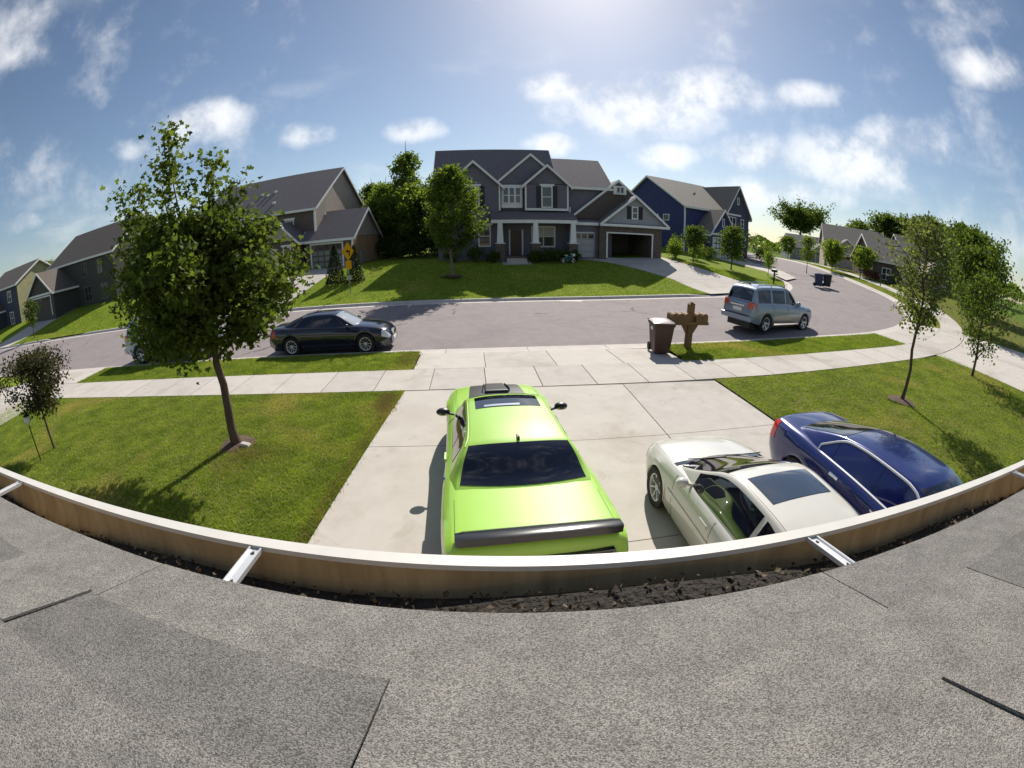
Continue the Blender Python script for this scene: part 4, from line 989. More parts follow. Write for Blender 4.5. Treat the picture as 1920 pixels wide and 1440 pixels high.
# right of the grey house
tree('yard_tree', 'small round dark tree on the lawn right of the open garage', (20.3, 36.2, Z(20.3, 36.2)), 3.6, 1.2, 1.1, M_DARKLEAF, nleaf=2200, leaf=.16, nbranch=16, rt=.05, seed=71, clump=.24)
tree('yard_tree', 'dark upright tree in the strip before the navy house', (24.06, 35.27, Z(24.06, 35.27)), 4.6, 1.0, 1.45, M_DARKLEAF, nleaf=3800, leaf=.17, nbranch=22, rt=.06, seed=72, clump=.28, shape='oval')
tree('yard_tree', 'tiny lime green sapling near the second driveway', (27.71, 34.03, Z(27.71, 34.03)), 2.6, .8, .7, M_LIMELEAF, nleaf=900, leaf=.13, nbranch=12, rt=.025, seed=73, clump=.18)
tree('yard_tree', 'thin lime leaved street tree beside the far road', (36.66, 37.82, Z(36.66, 37.82)), 4.6, 1.3, 1.0, M_LIMELEAF, nleaf=1800, leaf=.17, nbranch=16, rt=.04, seed=74, clump=.24)
for i, (x, y, r, hh, m, lab) in enumerate([(18.9, 37.3, 1.0, 1.9, M_LIMELEAF, 'bright green bush at the right corner of the open garage'), (19.6, 38.6, 1.0, 2.4, M_MIDLEAF, 'leafy bush behind the bright green corner bush'), (22.0, 38.5, 1.1, 2.0, M_MIDLEAF, 'green bush below the navy gable wall'), (25.0, 41.0, 1.0, 1.6, M_DARKLEAF, 'dark bush before the white garage of the navy house'), (38.0, 48.5, 1.3, 1.8, M_MIDLEAF, 'bush beside the far end of the second driveway'), (41.5, 52.0, 1.4, 2.2, M_DARKLEAF, 'dark rounded bush beyond the second driveway')]):
    shrub('garden_shrub', lab, (x, y, Z(x, y)), r, hh, m, 1000, .15, seed=80 + i)
# right hand distance
for i, (x, y, hh, r, c, m, lab) in enumerate([
 (46.5, 37.0, 4.0, 1.9, .8, M_LIMELEAF, 'yellow green tree before the low brown gabled house'), (44.0, 40.5, 4.2, 1.6, .8, M_LIMELEAF, 'lime tree left of the low brown gabled house'), (50.5, 46.5, 4.4, 1.9, .8, M_MIDLEAF, 'round green tree between the houses at the bend'),
 (62, 70, 5.0, 2.0, 1., M_MIDLEAF, 'green tree before the distant grey blue house'), (47, 66, 5.2, 2.1, 1., M_MIDLEAF, 'green tree on the far road left verge'), (42.5, 60, 4.6, 1.8, .9, M_DARKLEAF, 'dark tree right of the navy house wing'), (57.5, 86, 6, 2.4, 1., M_MIDLEAF, 'tree before the distant pale house'), (50, 80, 5.5, 2.2, 1., M_DARKLEAF, 'dark tree left of the distant pale house')]):
    tree('street_tree', lab, (x, y, Z(x, y)), hh, c, r, m, nleaf=2600, leaf=.26, nbranch=18, rt=.06, seed=100 + i, clump=.30, gap=.22, group='trees along the far road', subs=2)
tree('oak_tree', 'wide flat topped oak standing alone against the sky', (86, 92, 3.2), 14.2, 7.6, 7.6, M_DARKLEAF, nleaf=9500, leaf=.55, nbranch=34, rt=.42, shape='umbrella', seed=120, clump=.75, gap=.1)
for i, (x, y, hh, r) in enumerate([(76, 62, 11, 4.5), (74, 53, 13, 5.0), (78, 47, 13.5, 5.0), (72, 41, 12.5, 4.6), (82, 40, 14, 5.2), (74, 33, 11, 4.8), (84, 56, 14, 5)]):
    lab = ['leftmost dark tree of the grove behind the bend houses', 'second dark grove tree from the left behind the brown gable', 'tall dark grove tree above the brown gable', 'dark grove tree right of the brown gable', 'tallest tree at the back of the grove', 'rightmost dark tree of the grove near the frame edge', 'back row grove tree behind the blue roof'][i]
    tree('grove_tree', lab, (x, y, 2.9), hh, 1.5, r, M_DARKLEAF, nleaf=6000, leaf=.5, nbranch=28, rt=.22, seed=130 + i, clump=.7, group='grove of dark trees on the right', subs=2)
tree('street_tree', 'dark full tree at the right edge beyond the neighbour driveway', (33.5, 14.6, Z(33.5, 14.6)), 6.2, .8, 2.6, M_DARKLEAF, nleaf=6000, leaf=.24, nbranch=28, rt=.10, seed=152, clump=.4)
tree('street_tree', 'taller dark tree behind the right edge tree near the bend', (45.5, 20.5, Z(45.5, 20.5)), 8.5, 1., 3.2, M_DARKLEAF, nleaf=6000, leaf=.32, nbranch=28, rt=.14, seed=153, clump=.5)
tree('street_tree', 'tree behind the dark shaded house at the left edge', (-62, 44, 1.2), 8.5, 1.2, 3.4, M_MIDLEAF, nleaf=5000, leaf=.34, nbranch=26, rt=.14, seed=150, clump=.5)
tree('street_tree', 'thin dark tree on the verge at the far left across the street', (-44.0, 27.3, Z(-44, 27.3)), 4.4, 1.3, .9, M_DARKLEAF, nleaf=1300, leaf=.18, nbranch=14, rt=.05, seed=151, clump=.24)
shrub('garden_shrub', 'low barberry bush with dark red leaves at the bend house', (45.2, 34.6, Z(45.2, 34.6)), 1.5, 1.3, M_REDLEAF, 1100, .16, seed=160)
shrub('garden_shrub', 'green bush beside the steps of the bend house', (48.6, 33.6, Z(48.6, 33.6)), 1.0, 1.2, M_MIDLEAF, 900, .16, seed=161)
# wooded horizon: reads as one mass
def far_wood():
    n = 26000; a = rng.uniform(R(-75), R(80), n); d = 230 + 130 * rng.random(n)
    base = 3.2 + np.clip((a - R(25)) * 3, 0, 2.5)
    hgt = (5.5 + 3.2 * np.sin(a * 23) * np.sin(a * 41 + 1) + 2.0 * np.sin(a * 97)) * (1 + (d - 230) / 260)
    C = np.stack([np.sin(a) * d, np.cos(a) * d, base + hgt * rng.random(n) ** .7], 1)
    tag(link_mesh('distant_wood', leaves_mesh('distant_wood', C, 2.0, M_DARKLEAF)), 'low dark line of distant woods along the horizon', 'woods', kind='stuff')
far_wood()

# ------------------------------------------------------------------ the house the view is taken from: eave, gutter, shingles
def shingle_mat(name, c1, c2):
    m = mat(name, c1, 0.95, col2=c2, scale=16, bump=0.5, bscale=600, detail=5)
    n, l = m.node_tree.nodes, m.node_tree.links
    b = n['Principled BSDF']; src = b.inputs['Base Color'].links[0].from_socket
    tc = n.new('ShaderNodeTexCoord'); t = n.new('ShaderNodeTexVoronoi'); t.inputs['Scale'].default_value = 760; l.new(tc.outputs['Object'], t.inputs['Vector'])
    r = n.new('ShaderNodeMapRange'); r.inputs['From Min'].default_value = .1; r.inputs['From Max'].default_value = .9; r.inputs['To Min'].default_value = .45; r.inputs['To Max'].default_value = 1.5; sc_ = n.new('ShaderNodeSeparateColor'); l.new(t.outputs['Color'], sc_.inputs[0]); l.new(sc_.outputs[0], r.inputs['Value'])
    h = n.new('ShaderNodeHueSaturation'); l.new(src, h.inputs['Color']); l.new(r.outputs[0], h.inputs['Value']); l.new(h.outputs[0], b.inputs['Base Color'])
    return m
M_SH = [shingle_mat('shingle_granules', (0.135, 0.128, 0.121), (0.195, 0.184, 0.172)), shingle_mat('shingle_granules_dark', (0.112, 0.106, 0.101), (0.165, 0.156, 0.147)), shingle_mat('shingle_granules_light', (0.152, 0.143, 0.132), (0.217, 0.204, 0.189))]
M_GUT = mat('gutter_aluminium', (0.60, 0.575, 0.53), 0.45, col2=(0.68, 0.65, 0.60), scale=9)
M_GUTIN = mat('gutter_inside_stained', (0.50, 0.375, 0.20), 0.7, col2=(0.33, 0.23, 0.115), scale=4, stretch=(7, 1, 1.5))
M_DEBRIS = mat('gutter_debris', (0.050, 0.036, 0.024), 0.95, island=0.8, col2=(0.12, 0.085, 0.05), scale=40)
M_STRAP = mat('hanger_aluminium', (0.72, 0.72, 0.72), 0.35, metal=0.55, var=0.05)
def own_house():
    h = empty('house', (0, 0, 0), -0.0793); tag(h, 'house under the camera with grey shingle eave and white gutter', 'house')
    X0, X1 = -4.4, 8.2
    EY, EZ, SL = 0.358, 3.462, 0.42
    MB().prism([(EY - 0.02, EZ - 0.012), (-4.0, EZ + SL * (EY + 4.0) - 0.02), (-4.0, EZ + SL * (EY + 4.0) - 0.12), (EY - 0.02, EZ - 0.10)], 'x', X0, X1).build('roof_deck', mat('roof_deck', (0.05, 0.045, 0.04), 0.9), h)
    # shingles, course by course
    def sz(y, lift): return EZ + SL * (EY - y) + lift
    ex = 0.143
    for c in range(16):
        x = -3.9 - random.random() * 0.4 if c < 9 else -1.5
        xe = 3.9 if c < 9 else 1.8
        ya = EY - c * ex
        while x < xe:
            w = random.choice([0.62, 0.78, 0.94, 0.98]) if c else random.choice([0.8, 0.94, 1.0])
            t0 = 0.004 + 0.0035
            b = MB(); g = 0.0022
            g = .0011; xa, xb = x + g, x + w - g
            nn = 6                                               # slightly uneven front edge
            yf = [ya + random.uniform(-.0018, .0018) for _ in range(nn + 1)]
            yb_ = ya - ex - 0.03
            top = [(xa + (xb - xa) * i / nn, yf[i], sz(yf[i], 0.0105 + random.uniform(-.0006, .0006))) for i in range(nn + 1)]
            bot = [(p[0], p[1], p[2] - 0.0065) for p in top]
            bk = [(p[0], yb_, sz(yb_, 0.0040)) for p in top]
            vs_ = top + bot + bk; k = nn + 1
            fs_ = [(i, i + k, i + k + 1, i + 1) for i in range(nn)] + [(i + 2 * k, i, i + 1, i + 2 * k + 1) for i in range(nn)] + [(0, 2 * k, k), (nn, k + nn, 2 * k + nn)]
            b.add(vs_, fs_).build('shingle', random.choice(M_SH), h)
            # laminated tabs
            if random.random() < 0.4:
                tx = random.uniform(xa + .05, xb - .28); tw = random.uniform(.10, .22); q = MB()
                q.hexa([(tx, ya + .0005, sz(ya, .0106)), (tx + tw, ya + .0005, sz(ya, .0106)), (tx + tw - .015, ya - ex + .002, sz(ya - ex, .0066)), (tx + .02, ya - ex + .002, sz(ya - ex, .0066)),
                        (tx, ya + .0005, sz(ya, .0142)), (tx + tw, ya + .0005, sz(ya, .0142)), (tx + tw - .015, ya - ex + .002, sz(ya - ex, .0102)), (tx + .02, ya - ex + .002, sz(ya - ex, .0102))])
                q.build('shingle_tab', random.choice(M_SH), h)
            x += w
    MB().box(X0, X1, EY - 0.035, EY - 0.018, EZ - 0.20, EZ - 0.016).build('fascia', M_WHITE, h)
    MB().box(X0, X1, 0.02, EY - 0.02, EZ - 0.22, EZ - 0.20).build('soffit', M_WHITE, h)
    MB().box(X0, X1, -3.8, 0.02, -0.1, EZ - 0.16).build('wall', M_TAUPE, h)
    # gutter: outer shell with a folded lip, stained inside
    LZ = 3.45
    prof = [(0.467, LZ - 0.010), (0.4675, LZ), (0.489, LZ + 0.001), (0.4915, LZ - 0.002), (0.492, LZ - 0.022), (0.482, LZ - 0.030), (0.476, LZ - 0.055), (0.452, LZ - 0.085), (0.446, LZ - 0.12), (0.342, LZ - 0.12), (0.342, LZ - 0.006)]
    gt = MB(); N = 40
    gt.grid([[(X0 + (X1 - X0) * i / N, y, z) for y, z in prof] for i in range(N + 1)])
    go = gt.build('gutter', M_GUT, h, smooth=25)
    inn = [(0.4672, LZ - 0.0102), (0.4685, LZ - 0.026), (0.462, LZ - 0.052), (0.446, LZ - 0.080), (0.440, LZ - 0.115), (0.346, LZ - 0.115), (0.346, LZ - 0.010)]
    gi = MB(); gi.grid([[(X0 + (X1 - X0) * i / N, y, z) for y, z in inn][::-1] for i in range(N + 1)]); gi.build('gutter_lining', M_GUTIN, go, smooth=40)
    for bx in (-2.22, -1.29, -0.41, 0.535, 1.47, 2.4):
        a, b_ = (bx - 0.011, bx + 0.011)
        t = MB()
        y0, y1 = 0.352, 0.466
        z0, z1 = LZ + 0.012, LZ - 0.006
        t.hexa([(a + .012, y0, z0 - .004), (b_ + .012, y0, z0 - .004), (b_, y1, z1 - .004), (a, y1, z1 - .004), (a + .012, y0, z0), (b_ + .012, y0, z0), (b_, y1, z1), (a, y1, z1)])
        for e0 in (0.0, 0.022):
            t.hexa([(a + .012 + e0 - .0015, y0, z0 - .004), (a + .0135 + e0, y0, z0 - .004), (a + .0015 + e0, y1, z1 - .004), (a - .0015 + e0, y1, z1 - .004), (a + .012 + e0 - .0015, y0, z0 + .004), (a + .0135 + e0, y0, z0 + .004), (a + .0015 + e0, y1, z1 + .004), (a - .0015 + e0, y1, z1 + .004)])
        hg = t.build('gutter_bracket', M_STRAP, go)
        for f in (0.14, 0.86):
            yy = y0 + (y1 - y0) * f; zc = z0 + (z1 - z0) * f + .0006; xc = bx + .012 * (1 - f); r = .0042
            d = MB().add([(xc - r, yy, zc), (xc, yy - r * 1.6, zc), (xc + r, yy, zc), (xc, yy + r * 1.6, zc)], [(0, 1, 2, 3)])
            d.build('bracket_hole', M_DARK, h)
    # wet leaves, grit and seeds lying in the trough
    n = 9000
    C = np.stack([rng.uniform(-2.6, 2.6, n), rng.uniform(0.352, 0.445, n), np.zeros(n)], 1)
    dep = 0.072 + 0.02 * np.sin(C[:, 0] * 2.3 + 1) + 0.012 * np.sin(C[:, 0] * 7.1)
    C[:, 2] = LZ - 0.108 + dep * rng.random(n) ** .5 * (1 - ((C[:, 1] - .40) / .08) ** 2 * .3)
    me = leaves_mesh('debris', C, 0.010, M_DEBRIS); o = link_mesh('debris', me, go); o['kind'] = 'stuff'
    bed = MB(); xs = np.linspace(X0 + .02, X1 - .02, 160)
    bed.grid([[(x, y, LZ - 0.112 + (0.064 + 0.02 * math.sin(x * 2.3 + 1) + 0.012 * math.sin(x * 7.1)) * (1 if .36 < y < .44 else .8)) for y in (0.347, 0.37, 0.40, 0.43, 0.449)] for x in xs])
    bed.build('silt', mat('gutter_silt', (0.022, 0.017, 0.012), 0.95, var=.5, scale=60, bump=1, bscale=90), go, smooth=60)
own_house()

# ------------------------------------------------------------------ vehicles
def pchip(tab):
    xs = np.array([a for a, _ in tab], float); ys = np.array([b for _, b in tab], float)
    h = np.diff(xs); dl = np.diff(ys) / h; m = np.zeros(len(xs))
    m[0], m[-1] = dl[0], dl[-1]
    for i in range(1, len(xs) - 1):
        if dl[i - 1] * dl[i] > 0:
            w1, w2 = 2 * h[i] + h[i - 1], h[i] + 2 * h[i - 1]; m[i] = (w1 + w2) / (w1 / dl[i - 1] + w2 / dl[i])
    def f(x):
        x = min(max(x, xs[0]), xs[-1]); i = int(min(max(np.searchsorted(xs, x) - 1, 0), len(xs) - 2))
        t = (x - xs[i]) / h[i]; h00 = (1 + 2 * t) * (1 - t) ** 2; h10 = t * (1 - t) ** 2; h01 = t * t * (3 - 2 * t); h11 = t * t * (t - 1)
        return float(h00 * ys[i] + h10 * h[i] * m[i] + h01 * ys[i + 1] + h11 * h[i] * m[i + 1])
    return f
class Car:
    """lofted body: keyed curves along y (nose at +y), half sections in x"""
    def __init__(s, name, loc, rz, paint, zt, zs, ws, wm, zm, wb, zb, axles, rw, gh, belt, wbelt, wroof, arch=1.13, crown=0.05, tw=0.215, bow=(0.20, 0.14)):
        s.root = empty(name, loc, rz); s.paint = paint
        s.zt, s.zs, s.ws, s.wm, s.zm, s.wb, s.zb0 = map(pchip, (zt, zs, ws, wm, zm, wb, zb))
        s.y0, s.y1 = zt[0][0], zt[-1][0]; s.axles = axles; s.rw = rw; s.Ra = rw * arch; s.tw = tw
        s.prof = pchip(sorted(gh)); s.gy0, s.gy1 = min(g[0] for g in gh), max(g[0] for g in gh)
        s.belt = pchip(belt); s.wbelt = pchip(wbelt); s.wroof = pchip(wroof); s.crown = crown; s.bow = bow
    def zb(s, y):
        z = s.zb0(y)
        for a in s.axles:
            q = abs(y - a)
            if q < s.Ra: z = max(z, s.rw + math.sqrt(s.Ra ** 2 - q * q) * 1.0 - 0.02)
        return z
    def sec(s, y):
        zt, zs, ws, wm, zm, wb, zb = s.zt(y), s.zs(y), s.ws(y), s.wm(y), s.zm(y), s.wb(y), s.zb(y)
        c = zt - zs; zm = max(zm, min(zb + 0.06, zs - 0.03)); lo = zb + 0.035
        inarch = any(abs(y - a) < s.Ra for a in s.axles)
        wl = wm - 0.004 if inarch else wb
        return [(0, zt), (.35 * ws, zt - .06 * c), (.68 * ws, zt - .28 * c), (.88 * ws, zt - .58 * c), (.97 * ws, zt - .84 * c), (ws, zs - .008), (ws + (wm - ws) * .55, zs - .05 * min(1, (zs - zm) / .15)), (ws + (wm - ws) * .9, zs + (zm - zs) * .55),
                (wm, zm), (wm - (wm - wl) * .25, zm + (lo - zm) * .5), (wl, lo), (wl - .02, zb), (wl - .20, zb + .004)]
    def ypos(s):
        ys = list(np.linspace(s.y0, s.y1, 46))
        for e, sg in ((s.y0, 1), (s.y1, -1)): ys += [e + sg * d for d in (0.012, .03, .06, .1, .15, .21)]
        for a in s.axles: ys += [a + s.Ra * math.sin(t) for t in np.linspace(-math.pi / 2, math.pi / 2, 19)] + [a - s.Ra - .004, a + s.Ra + .004]
        ys = sorted(set(round(y, 4) for y in ys if s.y0 <= y <= s.y1)); out = [ys[0]]
        for y in ys[1:]:
            if y - out[-1] > .0035: out.append(y)
        return out
    def bpt(s, y, k, side, off=0.0):
        q = s.sec(y); i = min(int(k), len(q) - 2); f = k - i
        return Vector((side * (q[i][0] + (q[i + 1][0] - q[i][0]) * f), y, q[i][1] + (q[i + 1][1] - q[i][1]) * f))
    def body(s, name='body'):
        b = MB(); P = []
        for y in s.ypos():
            q = s.sec(y); row = [(-x, y, z) for x, z in q[::-1]] + [(x, y, z) for x, z in q[1:]]
            P.append(row)
        b.grid([r[::-1] for r in P])
        n = len(P[0]); k0 = 0; k1 = (len(P) - 1) * n
        b.f.append(tuple(range(k1, k1 + n))); b.f.append(tuple(range(0, n))[::-1])
        o = b.build(name, s.paint, s.root, smooth=34)
        u = MB(); wi = min(s.wm(a) for a in s.axles) - s.tw - .05
        u.box(-wi, wi, s.y0 + .15, s.y1 - .15, .17, s.rw + .18)
        for a in s.axles: u.box(-s.wm(a) + .05, s.wm(a) - .05, a - s.Ra * .72, a + s.Ra * .72, s.rw * 1.2, s.rw + s.Ra * .66)
        u.build('underbody', M_DARK, s.root)
        return o
    def gpt(s, y, v, side):
        """greenhouse: v 0..1 across the roof, 1..2 down the side"""
        p = s.prof(y); zb = min(s.belt(y), p); wr = s.wroof(y); wb = s.wbelt(y); h = p - zb
        cr = s.crown * min(1, h / .25 + .25)
        if v <= 1: x = wr * v; z = p - cr * (v ** 2.6)
        else:
            t = v - 1; x = wr + (wb - wr) * (t ** .85); z = p - cr + (zb - .02 - p + cr) * t
        fr = (y - s.gy0) / (s.gy1 - s.gy0); bw = s.bow[0] * sstep((fr - .55) / .45) * -1 + s.bow[1] * sstep((.42 - fr) / .42)
        return Vector((side * x, y + float(bw) * (x / s.wbelt(y)) ** 2, z))
    def greenhouse(s):
        b = MB(); vs_ = [0, .2, .4, .6, .75, .87, .95, 1.0, 1.06, 1.15, 1.3, 1.5, 1.7, 1.85, 2.0]
        ys = np.linspace(s.gy0, s.gy1, 56)
        P = [[s.gpt(y, v, -1) for v in vs_[::-1]] + [s.gpt(y, v, 1) for v in vs_[1:]] for y in ys]
        b.grid([r[::-1] for r in P])
        return b.build('cabin', s.paint, s.root, smooth=50)
    def patch(s, name, fn, ya, yb, va, vb, m, parent=None, off=.006, nu=14, nv=10, both=False, side=1, edge=True):
        """proud panel on a surface; va/vb may be callables of y; fn is gpt or bpt"""
        def pt(i, j):
            y = ya + (yb - ya) * i / nu; a = va(y) if callable(va) else va; c = vb(y) if callable(vb) else vb
            v = a + (c - a) * j / nv
            return fn(y, abs(v), side if v >= 0 else -side)
        G = [[pt(i, j) for j in range(nv + 1)] for i in range(nu + 1)]
        T = []
        for i in range(nu + 1):
            row = []
            for j in range(nv + 1):
                du = G[min(i + 1, nu)][j] - G[max(i - 1, 0)][j]; dv = G[i][min(j + 1, nv)] - G[i][max(j - 1, 0)]
                n = du.cross(dv)
                if n.length < 1e-9: n = Vector((0, 0, 1))
                n.normalize()
                ref = Vector((G[i][j].x, 0, .6)) if fn == s.gpt else Vector((G[i][j].x * 1.0, (G[i][j].y) * .25, .25))
                if n.dot(ref) < 0: n = -n
                row.append(G[i][j] + n * off)
            T.append(row)
        b = MB(); b.grid(T)
        if edge:                                                 # skirt down to the panel below
            ring = [(0, j) for j in range(nv + 1)] + [(i, nv) for i in range(1, nu + 1)] + [(nu, j) for j in range(nv - 1, -1, -1)] + [(i, 0) for i in range(nu - 1, 0, -1)]
            k = len(b.v); b.v += [tuple(T[i][j]) for i, j in ring] + [tuple(G[i][j] - (T[i][j] - G[i][j]) * .4) for i, j in ring]; r = len(ring)
            b.f += [(k + a, k + (a + 1) % r, k + r + (a + 1) % r, k + r + a) for a in range(r)]
        return b.build(name, m, parent or s.root, smooth=40)
    def line(s, name, fn, pts, m, r=.004, parent=None, side=1):
        b = MB(); b.tube([fn(y, abs(v), side if v >= 0 else -side) for y, v in pts], r, 5); return b.build(name, m, parent or s.root, smooth=60)
    def wheels(s, spokes=5, rim=None, rimr=.68, style='fat'):
        rim = rim or M_ALLOY
        tm = rmz = None
        for a in s.axles:
            for sd in (-1, 1):
                xo = s.wm(a) - .022
                w = empty('wheel', (sd * (xo - s.tw / 2), a, s.rw), 0 if sd > 0 else math.pi, s.root)
                if tm is None:
                    r, t = s.rw, s.tw / 2; ri = r * rimr
                    q = MB().lathe([(ri * .92, -t * .85), (ri, -t * .95), (r * .93, -t), (r * .985, -t * .82), (r, -t * .5), (r, t * .5), (r * .985, t * .82), (r * .93, t), (ri * 1.01, t * .96), (ri * .97, t * .8)], 'x', 36, cap=False)
                    tm = q.mesh('tyre', M_BLACK, 40)
                    g = MB().lathe([(ri * .98, t * .2), (ri * .99, t * .86), (ri * .90, t * .82), (ri * .86, t * .15)], 'x', 36, cap=False)
                    g.lathe([(ri * .24, t * .1), (ri * .24, t * .62), (ri * .15, t * .72)], 'x', 14)
                    for k in range(spokes):
                        an = 2 * math.pi * k / spokes; hw = (.62 if style == 'fat' else .34) * math.pi / spokes
                        def pp(rad, da, x): return (x, rad * math.cos(an + da), rad * math.sin(an + da))
                        i0, i1 = ri * .2, ri * .94
                        g.hexa([pp(i0, -hw * 1.0, t * .3), pp(i0, hw * 1.0, t * .3), pp(i1, hw * .55, t * .4), pp(i1, -hw * .55, t * .4), pp(i0, -hw * 1.0, t * .62), pp(i0, hw * 1.0, t * .62), pp(i1, hw * .5, t * .8), pp(i1, -hw * .5, t * .8)])
                    rmz = g.mesh('rim', rim, 35)
                    dk = MB().lathe([(ri * .9, t * .05), (ri * .9, t * .12)], 'x', 24).mesh('brake_disc', M_DARK)
                link_mesh('tyre', tm, w); link_mesh('rim', rmz, w); link_mesh('brake_disc', dk, w)
    def mirror(s, y, z, m, glassm=None, w=.20, x=None, stalk=.06, h=.075, cap=None):
        for sd in (-1, 1):
            x0 = (x or s.wbelt(y)) + stalk
            b = MB(); k = 10
            b.ball((sd * (x0 + w * .45), y, z), (w * .55, .075, h), 14, 10); b.tube([(sd * (x0 - stalk - .03), y - .02, z - h * .7), (sd * (x0 + .04), y, z - h * .35)], .022, 6)
            o = b.build('wing_mirror', cap or m, s.root, smooth=60)
            MB().prism([(sd * (x0 + w * .45) + w * .36 * math.cos(t), z - h * .28 + h * .38 * math.sin(t)) for t in np.linspace(0, 2 * math.pi, 15)[:-1]], 'y', y - .066, y - .058).build('mirror_glass', glassm or M_CHROME, o)

def car_paint(name, col, rough=0.28, metal=0.0, coat=1.0):
    m = mat(name, col, rough, metal=metal, coat=coat, var=0.02, scale=2, spec=.25)
    return m
M_LIME = car_paint('lime_paint', (0.345, 0.60, 0.075), 0.45, coat=.8)
M_PEARL = car_paint('pearl_paint', (0.58, 0.565, 0.52), 0.30)
M_NAVY = car_paint('navy_paint', (0.012, 0.022, 0.125), 0.22, 0.2)
M_BLKP = car_paint('black_paint', (0.010, 0.012, 0.028), 0.18)
M_SILV = car_paint('silver_paint', (0.25, 0.30, 0.385), 0.30, 0.35)
M_LOWER = car_paint('grey_lower_paint', (0.17, 0.18, 0.17), 0.35, 0.6)
M_TRIM = mat('satin_trim', (.72, .73, .78), .3, metal=.25)
M_MATTE = mat('matte_black_stripe', (0.012, 0.012, 0.014), 0.38)

# --- lime green coupe
def coupe():
    c = Car('green_coupe', (0.50, 5.88, 0.012), R(2.4), M_LIME,
        zt=[(-2.50, .86), (-2.47, .98), (-2.42, 1.06), (-2.30, 1.085), (-1.3, 1.085), (-.9, 1.06), (.9, 1.03), (1.2, 1.01), (1.9, .965), (2.25, .90), (2.42, .82), (2.50, .70), (2.52, .62)],
        zs=[(-2.50, .80), (-2.42, .98), (-2.3, 1.02), (-1.3, 1.02), (-.6, .985), (.9, .965), (1.9, .90), (2.25, .84), (2.42, .76), (2.50, .62), (2.52, .54)],
        ws=[(-2.50, .80), (-2.40, .86), (-2.2, .89), (-1.4, .89), (-.6, .86), (.9, .84), (1.8, .82), (2.3, .78), (2.46, .72), (2.52, .64)],
        wm=[(-2.50, .86), (-2.44, .94), (-2.3, .985), (-1.8, 1.0), (-1.3, .99), (-.4, .955), (.8, .945), (1.5, .96), (2.0, .93), (2.3, .88), (2.46, .80), (2.52, .70)],
        zm=[(-2.5, .62), (-1.4, .80), (0, .74), (1.5, .74), (2.52, .48)],
        wb=[(-2.50, .72), (-2.3, .84), (-1, .92), (1, .92), (2.2, .86), (2.52, .66)], zb=[(-2.50, .40), (-2.3, .26), (-1.8, .20), (1.9, .18), (2.3, .20), (2.52, .28)],
        axles=(-1.45, 1.50), rw=.355, gh=[(-1.62, 1.03), (-1.56, 1.07), (-1.40, 1.14), (-1.10, 1.345), (-.92, 1.41), (-.4, 1.445), (.25, 1.44), (.55, 1.40), (.85, 1.24), (1.20, 1.02)],
        belt=[(-1.62, 1.0), (-1.2, 1.03), (-.3, .985), (1.20, .965)], wbelt=[(-1.62, .86), (-1.3, .885), (-.6, .855), (.5, .84), (1.20, .80)], wroof=[(-1.62, .82), (-1.3, .76), (-1.0, .665), (-.8, .62), (.4, .585), (.7, .62), (1.20, .72)], crown=.045)
    tag(c.root, 'lime green muscle coupe with black rear spoiler parked on the driveway', 'car')
    bd = c.body(); cb = c.greenhouse()
    c.patch('rear_window', c.gpt, -1.50, -1.00, lambda y: -.95, lambda y: .95, M_TINT, off=.006)
    c.patch('sunroof', c.gpt, -.02, .46, -.82, .82, M_TINT, off=.005)
    c.patch('sunroof_painted_reflection', c.gpt, .0, .07, -.60, .30, mat('sunroof_reflection_paint', (.35, .40, .50), .3), off=.009, edge=False)  # pale blue strip paints a reflection onto the sunroof glass
    c.patch('windshield', c.gpt, .60, 1.15, -.94, .94, M_TINT, off=.006)
    for sd in (-1, 1):
        c.patch('side_window', c.gpt, -.36, .84, 1.10, 1.93, M_TINT, off=.006, side=sd, nv=6)
        c.patch('quarter_window', c.gpt, -.86, -.40, lambda y: 1.14 + .25 * max(0, (-.55 - y) / .4), 1.90, M_TINT, off=.006, side=sd, nv=6, nu=8)
        c.line('roof_gutter', c.gpt, [(y, 1.02) for y in np.linspace(-1.0, .9, 20)], M_LIME, .008, side=sd)
        c.line('door_seam', c.bpt, [(-.55, k) for k in np.linspace(5.6, 10, 9)], M_DARK, .004, bd, sd)
        c.line('door_seam', c.bpt, [(.98, k) for k in np.linspace(5.4, 10, 9)], M_DARK, .004, bd, sd)
        c.patch('door_handle', c.bpt, -.46, -.26, 6.9, 7.35, M_LIME, bd, off=.022, nu=4, nv=3, side=sd)
        c.patch('trunk_seam', c.bpt, -2.36, -1.62, 3.60, 3.66, M_DARK, bd, off=.002, nu=10, nv=1, side=sd, edge=False)
        c.patch('fender_seam', c.bpt, 1.05, 2.3, 3.5, 3.56, M_DARK, bd, off=.002, nu=10, nv=1, side=sd, edge=False)
        c.patch('side_marker', c.bpt, -2.16, -2.02, 8.2, 8.8, M_TAIL, bd, off=.006, nu=3, nv=2, side=sd)
        for k, (xa, xb) in enumerate(((.50, .66), (.69, .84))):
            MB().lathe([(.075, 0), (.075, .03), (.03, .035)], 'y', 16, (sd * (.40 + .21 * k), 2.495, .60)).build('headlight', M_LAMP, bd)
    m = MB().lathe([(.060, -.01), (.060, .012), (.045, .018), (.02, .02)], 'x', 18, (-.952, -1.02, .90)); fc = m.build('fuel_cap', M_CHROME, bd, smooth=30)
    for k in range(4): MB().ball((-.972, -1.02 + .035 * math.cos(k * 1.571), .90 + .035 * math.sin(k * 1.571)), .008, 6, 4).build('cap_bolt', M_DARK, fc)
    # black hood panel with raised scoop
    st = c.patch('hood_stripe', c.bpt, 1.32, 2.36, lambda y: -1.9 + .15 * (y - 1.3), lambda y: 1.9 - .15 * (y - 1.3), M_MATTE, bd, off=.003, edge=False)
